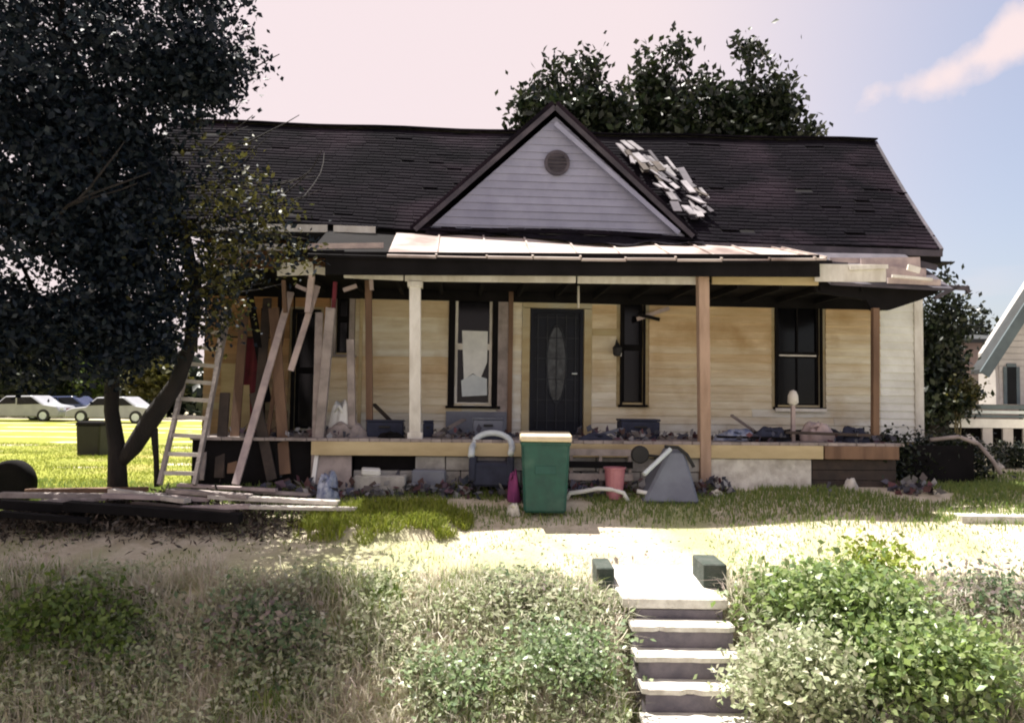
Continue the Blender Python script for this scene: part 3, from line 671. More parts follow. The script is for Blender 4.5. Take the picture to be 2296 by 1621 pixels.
# ---- posts
def post(x, ytop, ybot, v, wd, m, xb=None, name='porch_post', lab=None):
    a_ = H(x, ytop, v); c_ = H(xb or x, ybot, v); b = MB(); b.bar((c_[0], v, c_[1]), (a_[0], v, a_[1]), wd, wd, (0, 1, 0)); o = hb(b, name, m, bevel=.006)
    if lab: o['label'] = lab
    return o
pw = post(931, 632, 985, VC + .02, .15, 'white', lab='bright white porch post')
for (yy, h_) in ((638, .08), (978, .12)):
    a_ = H(931, yy, VC + .02); b = MB(); b.box((a_[0], VC + .02, a_[1]), (.20, .20, h_)); hb(b, 'post_collar', 'white', pw, bevel=.008)
post(1575, 612, 1088, -1.72, .145, 'postwood', 1580, lab='bare brown post reaching down to the ground')
post(1962, 690, 975, -1.55, .09, 'brown')
post(742, 690, 985, VC, .12, 'greywood', 716); post(786, 760, 985, -1.3, .10, 'greywood', 790)
post(826, 628, 985, -1.2, .09, 'brown', 829)
post(700, 610, 700, -1.5, .08, 'pinkboard', 690); post(1297, 640, 690, -.9, .03, 'white')
b = MB()
# hanging strips of torn trim under the left eave
for (x0, y0, x1, y1, m_) in ((636, 628, 640, 700, 'brown'), (752, 632, 748, 690, 'red'), (664, 640, 700, 655, 'pinkboard'), (770, 650, 800, 640, 'pinkboard'), (830, 600, 834, 650, 'pinkboard')):
    a_ = H(x0, y0, -1.4); c_ = H(x1, y1, -1.4); b = MB(); b.bar((a_[0], -1.4, a_[1]), (c_[0], -1.4, c_[1]), .05, .07, (0, 1, 0)); hb(b, 'hanging_strip', m_)
# ---- floor, fascia, foundation
PL = H(700, 990, VC - .1)[0]; PRR = H(2010, 1000, VC - .1)[0]
u = PUL; VFR = VC - .16
while u < PRR:
    b = MB(); b.span((u, VFR + random.uniform(-.015, .015), FZ - .035), (u + .128, .02, FZ + random.uniform(0, .004))); hb(b, 'floor_board', 'greywood'); u += .134
a_ = H(1848, 1003, VFR - .03)[0]
for (u0, u1, m_) in ((PL, H(1240, 990, VFR)[0], 'tan'), (H(1240, 990, VFR)[0] + .01, H(1585, 990, VFR)[0], 'tan'), (H(1585, 990, VFR)[0] + .01, a_, 'tan'), (a_ + .02, PRR, 'brown')):
    b = MB(); b.span((u0, VFR - .01, FZ - .215), (u1, VFR + .03, FZ - .037)); hb(b, 'floor_fascia', m_, bevel=.004)
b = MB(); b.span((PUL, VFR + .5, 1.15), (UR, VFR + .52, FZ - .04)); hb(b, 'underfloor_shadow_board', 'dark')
# concrete blocks of the foundation
fd = MB(); fu0 = H(792, 1050, VFR + .06)[0]; fu1 = H(1588, 1050, VFR + .06)[0]
hole = (H(822, 1050, VFR)[0], H(906, 1050, VFR)[0])
fz = FZ - .22; r_ = 0
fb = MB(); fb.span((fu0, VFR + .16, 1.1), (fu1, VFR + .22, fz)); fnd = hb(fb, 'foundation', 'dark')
while fz > 1.18:
    u = fu0 - (.2 if r_ % 2 else 0)
    while u < fu1:
        a0 = max(u, fu0) + .006; a1 = min(u + .394, fu1)
        if not (r_ == 0 and a1 > hole[0] and a0 < hole[1]) and a1 - a0 > .06 and random.random() > .02:
            b = MB(); jy = random.uniform(-.008, .008); b.span((a0, VFR + .05 + jy, fz - .184), (a1, VFR + .15, fz - .006)); hb(b, 'concrete_block', 'block', fnd, bevel=.005)
        u += .40
    fz -= .19; r_ += 1
# the smoother concrete panel at the right and brown boards beyond it
u0 = H(1592, 1050, VFR)[0]; u1 = H(1822, 1050, VFR)[0]
b = MB(); b.span((u0, VFR + .03, 1.15), (u1, VFR + .20, FZ - .22)); hb(b, 'concrete_panel', 'concrete', fnd, bevel=.01)['label'] = 'pale smooth concrete panel'
for i in range(4):
    b = MB(); zt = FZ - .23 - i * .14; b.span((u1 + .03, VFR + .08, zt - .132), (PRR, VFR + .11, zt)); hb(b, 'skirting_board', 'umberdark', fnd)
b = MB(); b.span((UR - 2.0, .02, 1.15), (UR, .1, FZ - .1)); hb(b, 'skirting_wall', 'block', fnd)
b = MB(); b.span((PUL, VFR + .10, 1.0), (fu0 - .02, VFR + .16, FZ - .04)); hb(b, 'skirting_board', 'dark', fnd)
# ---- door
o = OP['door']; dw = o[1] - o[0]; cu = (o[0] + o[1]) / 2
b = MB(); b.span((o[0], .04, FZ), (o[1], .09, o[3])); dr = hb(b, 'door', 'door', bevel=.004)
b = MB(); b.span((o[0] - .0, .0, FZ), (o[0] + .05, .10, o[3])); b.span((o[1] - .05, .0, FZ), (o[1], .10, o[3])); b.span((o[0] + .05, .0, o[3] - .06), (o[1] - .05, .10, o[3])); hb(b, 'door_frame', 'door', dr)
b = MB(); b.lathe((0, 0, 0), [(.5, 0), (.5, .012)], 28, 'Y')
zo = (FZ + o[3]) / 2 + .12
b.v = [(cu + x * .30, .03 + y, zo + z * 1.15) for x, y, z in b.v]; hb(b, 'oval_glass', 'doorglass', dr)
b = MB(); b.tube([(cu + .155 * math.cos(t), .026, zo + .60 * math.sin(t)) for t in np.linspace(0, 2 * math.pi, 33)], .014, 6); hb(b, 'oval_rim', 'doorlite', dr)
for i in range(5):
    uu = o[0] + .12 + (dw - .24) * i / 4; b = MB(); b.span((uu - .008, .012, FZ + .08), (uu + .008, .024, o[3] - .1)); hb(b, 'grille_bar', 'doorlite', dr)
for i in range(6):
    zz = FZ + .22 + i * .32; b = MB(); b.span((o[0] + .07, .008, zz - .008), (o[1] - .07, .0118, zz + .008)); hb(b, 'grille_bar', 'doorlite', dr)
b = MB(); b.tube([(o[1] - .10, .02, FZ + .95), (o[1] - .10, -.03, FZ + .95), (o[1] - .18, -.035, FZ + .95)], .012, 8); hb(b, 'handle', 'palemetal', dr)
b = MB()
b.span((o[0] - .13, -.03, FZ), (o[0] - .01, .03, o[3] + .0)); b.span((o[1] + .01, -.03, FZ), (o[1] + .13, .03, o[3])); b.span((o[0] - .13, -.032, o[3] + .01), (o[1] + .13, .03, o[3] + .13)); hb(b, 'door_casing', 'siding', dr, bevel=.004)
b = MB(); a_ = H(1145, 800, -.05); b.span((a_[0] - .04, -.06, FZ), (a_[0] + .03, -.02, zc)); hb(b, 'trim_strip', 'brown')
# ---- windows
def window(o, frame='white', mull=True, sash=True, cm='greywood', wd=.07):
    b = MB(); g = .0
    b.span((o[0] - wd, -.03, o[2] - .03), (o[0], .03, o[3] + wd)); b.span((o[1], -.03, o[2] - .03), (o[1] + wd, .03, o[3] + wd)); b.span((o[0], -.032, o[3]), (o[1], .03, o[3] + wd))
    wn = hb(b, 'window', cm, bevel=.003)
    b = MB(); b.span((o[0] - wd - .03, -.07, o[2] - .07), (o[1] + wd + .03, .03, o[2] - .031)); hb(b, 'sill', cm, wn)
    b = MB(); b.span((o[0], .085, o[2] - .03), (o[1], .092, o[3])); hb(b, 'pane', 'glass', wn)
    f = .045 if sash else .02; zm = (o[2] + o[3]) / 2
    for (z0, z1, yy) in ((o[2] - .03, zm, .06), (zm, o[3], .045)):
        b = MB(); b.span((o[0] + .004, yy, z0), (o[0] + f, yy + .022, z1)); b.span((o[1] - f, yy, z0), (o[1] - .004, yy + .022, z1)); b.span((o[0] + f, yy, z0), (o[1] - f, yy + .022, z0 + f * 1.1)); b.span((o[0] + f, yy, z1 - f), (o[1] - f, yy + .022, z1)); hb(b, 'sash', frame, wn)
        if mull:
            c_ = (o[0] + o[1]) / 2; b = MB(); b.span((c_ - .012, yy + .004, z0 + f * 1.1), (c_ + .012, yy + .018, z1 - f)); hb(b, 'muntin', frame, wn)
    return wn
w1 = window(OP['w1'], 'white', False, cm='dark', wd=.10)
o = OP['w1']; p = H(1036, 740, .02); q = H(1095, 742, .02); 
b = MB(); b.prism([H(1036, 740, .03), H(1094, 742, .03), H(1092, 812, .03), H(1078, 846, .03), H(1060, 836, .03), H(1040, 850, .03)], .030, .038); hb(b, 'torn_blind', 'curtain', w1)
b = MB(); b.prism([H(1034, 852, .03), H(1060, 838, .03), H(1092, 848, .03), H(1092, 885, .03), H(1036, 888, .03)], .032, .036); hb(b, 'curtain', 'palemetal', w1)
b = MB(); a_ = H(1118, 650, 0); c_ = H(1140, 985, 0); b.span((a_[0], -.035, FZ), (c_[0], -.006, a_[1])); hb(b, 'wall_panel', 'greywood')
b = MB(); a_ = H(1000, 915, 0); c_ = H(1135, 985, 0); b.span((a_[0], -.05, FZ), (c_[0], -.022, a_[1] - .04)); hb(b, 'wall_panel', 'greyblue')
window(OP['w2'], 'dark', False, cm='dark', wd=.03)
w3 = window(OP['w3'], 'dark', True, cm='dark', wd=.03)
o = OP['w3']; b = MB(); zz = H(1790, 796, 0)[1]; b.span((o[0] + .05, .036, zz - .012), (o[1] - .05, .044, zz + .012)); hb(b, 'meeting_rail', 'white', w3)
b = MB(); zz = o[2]; b.span((o[0] - .06, -.085, zz - .10), (o[1] + .06, -.072, zz - .05)); hb(b, 'lower_sill', 'white', w3)
window(OP['w0'], 'dark', False, cm='greywood', wd=.08)
window(OP['d0'], 'dark', False, cm='dark', wd=.05)
# dark weathered wall panels at the left end, orange plywood and red cloth
for (x0, y0, x1, y1, v, m_, nm) in ((492, 815, 572, 960, -.12, 'tan', 'plywood_panel'), (578, 690, 600, 960, -.10, 'dark', 'wall_panel'), (650, 640, 662, 985, -.10, 'dark', 'wall_panel'), (800, 650, 815, 985, -.04, 'tan', 'trim_strip')):
    a_ = H(x0, y1, v); c_ = H(x1, y0, v); b = MB(); b.span((a_[0], v, max(a_[1], FZ)), (c_[0], v + .03, c_[1])); hb(b, nm, m_)
# lantern beside the second window
a_ = H(1383, 785, -.12)
b = MB(); b.lathe((a_[0], -.15, a_[1] - .09), [(.035, 0), (.06, .02), (.075, .13), (.03, .19), (.01, .22)], 10); ln = hb(b, 'wall_lantern', 'black')
b = MB(); b.tube([(a_[0], -.15, a_[1] + .12), (a_[0], -.10, a_[1] + .16), (a_[0], -.03, a_[1] + .10)], .012, 6); hb(b, 'bracket', 'black', ln)
b = MB(); b.box((a_[0] + .05, -.10, a_[1] - .06), (.05, .05, .05)); hb(b, 'lamp_glass', 'whiteplastic', ln)
# slipped board at top of second window
a_ = H(1428, 715, -.1); c_ = H(1500, 690, -.1); b = MB(); b.bar((a_[0], -.1, a_[1]), (c_[0], -.1, c_[1]), .03, .06); hb(b, 'hanging_strip', 'pinkboard')
a_ = H(1430, 705, -.1); c_ = H(1478, 716, -.1); b = MB(); b.bar((a_[0], -.13, a_[1]), (c_[0], -.13, c_[1]), .03, .05); hb(b, 'hanging_strip', 'dark')
# wooden newel with a rounded white cap before the third window
a_ = H(1778, 985, -1.35); c_ = H(1778, 905, -1.35); e_ = H(1778, 870, -1.35)
b = MB(); b.bar((a_[0], -1.35, FZ), (c_[0], -1.35, c_[1]), .05, .05, (0, 1, 0)); nw = hb(b, 'newel_post', 'pinkboard')
b = MB(); b.lathe((c_[0], -1.35, c_[1] - .02), [(.03, 0), (.075, .04), (.07, .14), (.045, .2), (.01, .22)], 12); hb(b, 'newel_cap', 'white', nw, smooth=True)

# ------------------------------------------------------------------ things on and before the porch
def hw(u, v, z=None): p = HM @ Vector((u, v, 0)); return Vector((p.x, p.y, z if z is not None else 0))
def on_porch(px, v): u = H(px, 985, v)[0]; return hw(u, v, FZ)
def crate(px0, px1, py, v, m, label, cat='box', name='storage_box', dep=.3):
    u0, zt = H(px0, py, v); u1 = H(px1, py, v)[0]; p = hw((u0 + u1) / 2, v + dep / 2, FZ); t = thing(name, label, cat, p, R(YAW)); wd = u1 - u0; h_ = zt - FZ
    def bb(nm, c, s, mm_, bev=.01): b = MB(); b.box(WM[t] @ Vector(c), s, (0, 0, R(YAW))); return b.build(nm, M[mm_], t, bevel=bev)
    bb('body', (0, 0, h_ * .44), (wd * .96, dep * .94, h_ * .86), m); bb('lid', (0, 0, h_ * .94), (wd, dep, h_ * .11), m)
    bb('handle', (0, -dep / 2 - .012, h_ * .6), (wd * .3, .02, .03), 'black', .003)
    return t
crate(820, 905, 940, -1.3, 'bluecloth', 'dark blue-black box on the porch floor left of the white post')
crate(948, 972, 942, -1.2, 'bluecloth', 'narrow dark box on the porch floor just right of the white post')
crate(1392, 1482, 938, -1.1, 'bluecloth', 'wide dark blue box on the porch below the narrow second window', dep=.35)
crate(1060, 1130, 935, -.9, 'greyblue', 'grey-blue box on the porch under the window with the torn blind', dep=.3)
def heap(name, label, cat, px0, px1, py, v, m, dep=.35, seed=1, base=None, house=True):
    """a slumped cloth or bag: a lumpy dome"""
    r = random.Random(seed)
    if house: u0, zt = H(px0, py, v); u1 = H(px1, py, v)[0]; c = hw((u0 + u1) / 2, v, FZ); zb = FZ; half = (u1 - u0) / 2
    else: p0, p1 = W(px0, py, v), W(px1, py, v); c = Vector(((p0.x + p1.x) / 2, v, 0)); zb = float(gz(c.x, v)); c.z = zb; zt = p0.z; half = (p1.x - p0.x) / 2
    t = thing(name, label, cat, (c.x, c.y, zb), 0); h_ = zt - zb
    n, k = 22, 8; vs = []; fs = []
    ph = [r.uniform(0, 6) for _ in range(6)]
    for j in range(k):
        e = j / (k - 1) * math.pi / 2
        for i in range(n):
            a = 2 * math.pi * i / n; q = 1 + .18 * math.sin(2 * a + ph[0]) + .12 * math.sin(5 * a + ph[1] + 3 * e) + r.uniform(-.08, .08)
            vs.append((c.x + half * math.cos(a) * math.cos(e) ** .7 * q, c.y + dep / 2 * math.sin(a) * math.cos(e) ** .7 * q, zb - .01 + h_ * min(1.0, 1.15 * math.sin(e) ** 1.3) * (1 + (.28 * math.sin(3 * a + ph[2]) + .16 * math.sin(7 * a + ph[3])) * (1 - abs(2 * e / math.pi - .55))  ) * .9))
    for j in range(k - 1):
        for i in range(n): fs.append((j * n + i, j * n + (i + 1) % n, (j + 1) * n + (i + 1) % n, (j + 1) * n + i))
    b = MB(); b.add(vs, fs); b.build('body', M[m], t, smooth=True)
    # knotted or folded top
    b = MB(); b.tube([(c.x - half * .5, c.y - dep * .2, zb + h_ * .75), (c.x - half * .1, c.y - dep * .25, zb + h_ * .95), (c.x + half * .45, c.y - dep * .2, zb + h_ * .62)], [.012, .03, .012], 6); b.build('fold', M[m], t, smooth=True)
    return t
heap('cloth_heap', 'low heap of blue cloth on the porch right of the bare brown post', 'cloth heap', 1608, 1690, 962, -1.3, 'bluebag', seed=3)
heap('cloth_heap', 'flat dark cloth heap on the porch left of the white-capped newel', 'cloth heap', 1690, 1762, 958, -1.35, 'bluecloth', seed=4)
heap('cloth_heap', 'brownish cloth heap on the porch right of the white-capped newel', 'cloth heap', 1796, 1868, 948, -1.2, 'pinkboard', seed=5)
heap('cloth_heap', 'dark rounded bundle near the right end of the porch', 'cloth heap', 1872, 1950, 958, -1.35, 'bluecloth', seed=6)
heap('plastic_bag', 'crumpled pale bag on the porch at the left above the leaning grey-white sheet', 'bag', 740, 790, 905, -1.25, 'whiteplastic', seed=7, dep=.25)
heap('cloth_heap', 'grey cloth heap on the left of the porch before the dark box', 'cloth heap', 730, 815, 945, -1.3, 'greywood', seed=8)
def plank_on_porch(x0, y0, x1, y1, v0, v1, wd, th, m, label, cat='board'):
    a_ = H(x0, y0, v0); c_ = H(x1, y1, v1); p = hw(a_[0], v0, max(a_[1], FZ + .03)); q = hw(c_[0], v1, max(c_[1], FZ + .03))
    tag(MB().bar(p, q, wd, th).build('loose_board', M[m], bevel=.003), label, cat)
plank_on_porch(1610, 978, 1770, 982, -1.6, -1.5, .12, .03, 'dark', 'dark board lying along the porch edge right of the bare brown post')
plank_on_porch(1760, 968, 1950, 975, -1.45, -1.55, .10, .04, 'umberdark', 'dark brown board lying on the porch edge before the cloth heaps')
plank_on_porch(1640, 930, 1712, 980, -.6, -1.0, .06, .03, 'greywood', 'grey stick propped against the cloth heaps below the third window')
plank_on_porch(838, 905, 905, 982, -.5, -.9, .07, .03, 'umberdark', 'dark stick leaning over the dark blue-black box')
plank_on_porch(975, 982, 1040, 940, -1.3, -.6, .08, .03, 'greywood', 'grey board end resting on the porch under the first window')
plank_on_porch(1320, 982, 1395, 960, -1.4, -1.1, .07, .03, 'greyblue', 'blue-grey slat lying on the porch before the narrow second window')
heap('cloth_heap', 'wide low dark heap on the porch behind the cloth heaps at the right', 'cloth heap', 1660, 1900, 962, -1.0, 'dark', seed=31)
heap('cloth_heap', 'small dark rag heap on the porch edge right of the green bin', 'cloth heap', 1300, 1370, 970, -1.45, 'bluecloth', seed=32, dep=.25)
heap('cloth_heap', 'small dark rag heap on the porch edge above the dark foundation opening', 'cloth heap', 848, 912, 968, -1.5, 'dark', seed=33, dep=.22)
# red cloth hanging on the left of the porch
a_ = H(535, 755, -.5); c_ = H(590, 950, -.5)
p = hw((a_[0] + c_[0]) / 2, -.5, FZ); t = thing('hanging_cloth', 'dark red cloth hanging at the left end of the porch', 'cloth', p, R(YAW))
b = MB(); n = 14; vs = []
for j in range(8):
    for i in range(n):
        s_ = i / (n - 1); q = HM @ Vector((a_[0] + (c_[0] - a_[0]) * s_, -.5 + .03 * math.sin(s_ * 17 + j * .3), 0)); vs.append((q.x, q.y, a_[1] + (c_[1] - a_[1]) * (j / 7) * (.55 + .45 * (s_ > .5))))
b.add(vs, [(j * n + i, j * n + i + 1, (j + 1) * n + i + 1, (j + 1) * n + i) for j in range(7) for i in range(n - 1)]); b.build('cloth_sheet', M['red'], t, smooth=True)
b = MB(); q0 = HM @ Vector((a_[0] - .1, -.5, a_[1])); q1 = HM @ Vector((c_[0] + .1, -.5, a_[1])); b.tube([q0, q1], .012, 6); b.build('rod', M['black'], t)

# leaning boards and ladder, each a thing of its own
def lean(name, label, top, bot, dt, db, w_, th, m, cat='board', group=None):
    p = W(*top, dt); q = W(*bot, db); q.z = max(q.z, float(gz(q.x, db)))
    o = MB().bar(q, p, w_, th, (0, 1, 0)).build(name, M[m]); 
    return tag(o, label, cat, group)
lean('leaning_board', 'long pale board leaning from the ground up to the porch eave at the left', (652, 655), (528, 1085), 11.0, 9.9, .09, .035, 'pinkboard')
lean('leaning_board', 'orange-brown plank standing steeply against the left of the porch, right of the long pale board', (614, 690), (640, 1062), 10.9, 10.4, .14, .035, 'brown')
lean('leaning_board', 'short grey board propped under the broken eave, crossing in front of the dark doorway', (712, 640), (652, 830), 10.8, 10.7, .08, .03, 'pinkboard')
lean('leaning_board', 'thin pale batten standing beside the ladder on its right', (500, 700), (452, 1075), 11.1, 10.3, .05, .03, 'greywood')
lean('leaning_board', 'dark brown plank leaning behind the long pale board', (600, 668), (566, 1075), 11.2, 10.5, .12, .03, 'umberdark')
lean('leaning_board', 'rusty narrow batten leaning left from the dark doorway', (640, 700), (588, 1060), 11.1, 10.5, .05, .03, 'brown')
lean('leaning_board', 'grey plank standing nearly upright right of the dark doorway', (716, 700), (706, 1070), 10.9, 10.45, .10, .03, 'greywood')
lean('leaning_board', 'dark plank leaning right against the broken eave end', (560, 660), (600, 900), 11.1, 10.9, .10, .03, 'dark')
lean('leaning_board', 'short thick dark post stump leaning at the porch end right of the ladder', (505, 880), (492, 1070), 10.6, 10.4, .12, .06, 'umberdark')
lean('leaning_board', 'reddish brown board leaning across the plywood panel right of the ladder', (548, 700), (520, 1060), 11.15, 10.4, .12, .03, 'brown')
lean('leaning_board', 'rusty short board propped low beneath the red hanging cloth', (570, 880), (610, 1075), 10.6, 10.3, .13, .03, 'umberdark')
lean('leaning_board', 'thin dark pole standing upright between the red cloth and the dark doorway', (628, 650), (622, 1070), 11.0, 10.4, .05, .04, 'dark')
def ladder():
    tl, tr = W(452, 680, 10.9), W(515, 690, 10.9); bl, br = W(358, 1085, 10.0), W(436, 1085, 10.0)
    g = float(gz(br.x, 10.0)); bl.z = br.z = max(g, min(bl.z, br.z)) ; c = (bl + br) / 2
    t = thing('ladder', 'weathered grey wooden ladder leaning against the left end of the porch', 'ladder', c, 0)
    for a, b_ in ((bl, tl), (br, tr)): MB().bar(a, b_, .045, .08, (0, 1, 0)).build('rail', M['greywood'], t)
    for i in range(10):
        s = (i + .6) / 10.2; MB().bar(bl.lerp(tl, s), br.lerp(tr, s), .05, .035, (0, 1, 0)).build('rung', M['paleboard'], t)
ladder()
# wheelie bin
def wheelie():
    p = W(1222, 1166, 9.7); x0 = W(1166, 1100, 9.62).x; x1 = W(1279, 1100, 9.62).x; c = Vector(((x0 + x1) / 2, 9.9, float(gz((x0 + x1) / 2, 9.9)))); wd = x1 - x0; zb = W(1222, 1166, 9.6).z; zt = W(1222, 990, 9.6).z
    c.z = min(c.z, zb + .05)
    t = thing('wheelie_bin', 'tall green wheelie bin with a cream lid, sun glare painted in, standing on the lawn before the door', 'wheelie bin', c)
    d = .62; h_ = zt - c.z; y0 = c.y - d / 2
    b = MB(); k = .84
    b.add([(c.x - wd / 2 * k, c.y - d / 2 * k, c.z + .03), (c.x + wd / 2 * k, c.y - d / 2 * k, c.z + .03), (c.x + wd / 2 * k, c.y + d / 2 * .7, c.z + .03), (c.x - wd / 2 * k, c.y + d / 2 * .7, c.z + .03),
           (c.x - wd / 2 * .97, c.y - d / 2, c.z + h_), (c.x + wd / 2 * .97, c.y - d / 2, c.z + h_), (c.x + wd / 2 * .97, c.y + d / 2, c.z + h_), (c.x - wd / 2 * .97, c.y + d / 2, c.z + h_)],
          [(0, 3, 2, 1), (4, 5, 6, 7), (0, 1, 5, 4), (1, 2, 6, 5), (2, 3, 7, 6), (3, 0, 4, 7)]); b.build('body', M['bin'], t, bevel=.03)
    b = MB(); b.box((c.x, c.y, c.z + h_ - .02), (wd * 1.0, d * 1.02, .05)); b.build('rim', M['bin'], t, bevel=.012)
    lz = c.z + h_
    b = MB(); b.prism([(c.y - d / 2 - .05, lz + .006), (c.y + d / 2 + .03, lz + .006), (c.y + d / 2 + .03, lz + .06), (c.y + .05, lz + .115), (c.y - d / 2 - .03, lz + .085), (c.y - d / 2 - .05, lz + .05)], c.x - wd / 2 * 1.03, c.x + wd / 2 * 1.03, 'YZ'); b.build('lid', M['binlid'], t, bevel=.014)
    for s in (-1, 1):
        b = MB(); b.lathe((c.x + s * wd * .40 - .03, c.y + d * .42, c.z + .10), [(.10, 0), (.10, .05)], 18, 'X'); b.build('wheel', M['black'], t)
    b = MB(); b.tube([(c.x - wd * .35, c.y + d / 2, lz - .05), (c.x - wd * .35, c.y + d / 2 + .08, lz), (c.x + wd * .35, c.y + d / 2 + .08, lz), (c.x + wd * .35, c.y + d / 2, lz - .05)], .014, 8); b.build('handle', M['bin'], t)
    b = MB(); b.box((c.x, c.y - d / 2 * .955, c.z + h_ * .62), (wd * .42, .012, .10), (R(-4), 0, 0)); b.build('front_plate', M['bin'], t, bevel=.004)
wheelie()
# armchair with a pale curved top rail
def armchair():
    d = 10.15; p0 = W(1052, 1098, d); p1 = W(1150, 1098, d); zt = W(1100, 966, d).z; cx = (p0.x + p1.x) / 2; zb = float(gz(cx, d + .2)); wd = p1.x - p0.x
    t = thing('armchair', 'old dark blue armchair with a pale curved top rail standing left of the green bin', 'armchair', (cx, d + .3, zb))
    MB().box((cx, d + .30, zb + .26), (wd * .86, .5, .30)).build('seat', M['bluecloth'], t, bevel=.03)
    b = MB(); pts = [(cx - wd * .42, zb + .2)] + [(cx + wd * .42 * -math.cos(a), zt - .24 + .17 * math.sin(a)) for a in np.linspace(0, math.pi, 12)] + [(cx + wd * .42, zb + .2)]
    b.prism(pts, d + .50, d + .58); b.build('backrest', M['bluecloth'], t, bevel=.01)
    rail = [(cx - wd * .47, d + .05, zt - .32), (cx - wd * .47, d + .2, zt - .22)] + [(cx - wd * .46 * math.cos(a), d + .42 + .08 * math.sin(a), zt - .20 + .16 * math.sin(a)) for a in np.linspace(0, math.pi, 14)] + [(cx + wd * .47, d + .2, zt - .22), (cx + wd * .44, d + .05, zt - .28)]
    b = MB().tube(rail, .042, 8).build('top_rail', M['palemetal'], t, smooth=True)
    for s in (-1, 1):
        MB().box((cx + s * wd * .44, d + .25, zb + .33), (.09, .46, .30)).build('armrest', M['bluecloth'], t, bevel=.02)
        for yy in (.08, .48): MB().span((cx + s * wd * .4 - .025, d + yy, zb - .03), (cx + s * wd * .4 + .025, d + yy + .05, zb + .12)).build('leg', M['dark'], t)
armchair()
heap('cloth_bag', 'magenta cloth bag squeezed between armchair and green bin', 'bag', 1140, 1166, 1058, 10.15, 'magenta', house=False, seed=11, dep=.3)
heap('stone', 'small pale stone at the left foot of the green bin', 'stone', 1138, 1166, 1128, 9.75, 'concrete', house=False, seed=12, dep=.15)
# slatted pallet behind the bin
def pallet():
    d = 10.45; p0 = W(1276, 1090, d); p1 = W(1420, 1090, d); zb = float(gz(p0.x, d)); t = thing('wooden_pallet', 'grey slatted pallet propped upright right of the green bin', 'pallet', ((p0.x + p1.x) / 2, d, zb))
    zt = W(1340, 1012, d).z
    for i in range(4):
        zz = zb + .05 + (zt - zb - .06) * i / 3; MB().box(((p0.x + p1.x) / 2, d + (zz - zb) * .12, zz), (p1.x - p0.x, .02, .085), (R(-6), 0, 0)).build('slat', M['greywood' if i % 2 else 'dark'], t)
    for s in (.04, .5, .96): xx = p0.x + (p1.x - p0.x) * s; MB().bar((xx, d + .06, zb - .02), (xx, d + .14, zt), .04, .06, (0, 1, 0)).build('bearer', M['greywood'], t)
pallet()
def bucket():
    d = 10.2; p = W(1378, 1092, d); zb = float(gz(p.x, d)); zt = W(1378, 1046, d).z; t = thing('bucket', 'pink plastic bucket standing before the grey pallet', 'bucket', (p.x, d, zb)); h_ = zt - zb
    MB().lathe((p.x, d, zb), [(.10, 0), (.135, h_), (.145, h_), (.145, h_ - .02), (.12, h_ - .03), (.10, h_ * .4)], 18).build('body', M['pink'], t)
    MB().tube([(p.x - .14, d, zb + h_), (p.x - .08, d - .05, zb + h_ - .09), (p.x + .08, d - .05, zb + h_ - .09), (p.x + .14, d, zb + h_)], .006, 6).build('handle', M['palemetal'], t)
bucket()
# small scraps nobody could count, along the foot of the porch and on its floor
n = 1500; x = rng.uniform(-3.2, 5.6, n); y = 10.15 + np.abs(rng.normal(size=n)) * .22 + (x * .07); k = vnoise(x + 9, y, 2.3, 61) > .42; x, y = x[k], y[k]
mscrap = leafmat('mixed_scraps', [(.03, .03, .04), (.10, .10, .13), (.03, .035, .05), (.30, .30, .31), (.06, .045, .04), (.14, .06, .07), (.05, .07, .11)], .0, .7, .3)
leaves('yard_scraps', np.stack([x, y, gz(x, y) + rng.uniform(.0, .13, len(x))], 1), .13, mscrap, up=.3, asp=.7)
n = 900; u_ = rng.uniform(-3.9, 5.9, n); v_ = rng.uniform(-1.65, -.9, n); k = vnoise(u_ + 9, v_ + 5, 1.7, 62) > .48; u_, v_ = u_[k], v_[k]
ca, sa = math.cos(R(YAW)), math.sin(R(YAW))
leaves('porch_scraps', np.stack([u_ * ca - v_ * sa, HO.y + u_ * sa + v_ * ca, FZ + rng.uniform(0, .10, len(u_))], 1), .12, mscrap, up=.3, asp=.7)
# upturned wheelbarrow
def barrow():
    d = 10.15; q0 = W(1428, 1100, d); q1 = W(1556, 1100, d); zt = W(1500, 1000, d).z; cx = (q0.x + q1.x) / 2 + .05; zb = float(gz(cx, d)); t = thing('wheelbarrow', 'upturned grey wheelbarrow with a pale handle and black wheel left of the bare brown post', 'wheelbarrow', (cx, d + .2, zb))
    wd = q1.x - q0.x
    b = MB(); b.add([(cx - wd * .5, d - .12, zb - .02), (cx + wd * .5, d - .12, zb - .02), (cx + wd * .5, d + .5, zb), (cx - wd * .5, d + .5, zb),
                     (cx + wd * .02, d + .12, zt - .06), (cx + wd * .30, d + .12, zt - .06), (cx + wd * .30, d + .45, zt - .02), (cx + wd * .02, d + .45, zt - .02)],
                    [(0, 3, 2, 1), (4, 5, 6, 7), (0, 1, 5, 4), (1, 2, 6, 5), (2, 3, 7, 6), (3, 0, 4, 7)]); b.build('tub', M['greyblue'], t, bevel=.03)
    a = W(1444, 1062, d - .15); e = W(1503, 1006, d + .05); MB().tube([a, e], .03, 8).build('handle', M['palemetal'], t)
    MB().tube([W(1490, 1000, d + .1), W(1520, 1002, d + .1), W(1540, 1018, d + .1), W(1556, 1046, d + .1)], .022, 8).build('frame_tube', M['black'], t)
    c = W(1435, 1018, d + .1); b = MB(); b.lathe((c.x, c.y - .03, c.z), [(.10, 0), (.115, .02), (.115, .06), (.10, .08)], 18, 'Y'); wh = b.build('wheel', M['black'], t)
    MB().tube([c, Vector((cx, d + .2, zt - .15))], .02, 6).build('fork', M['black'], t)
barrow()
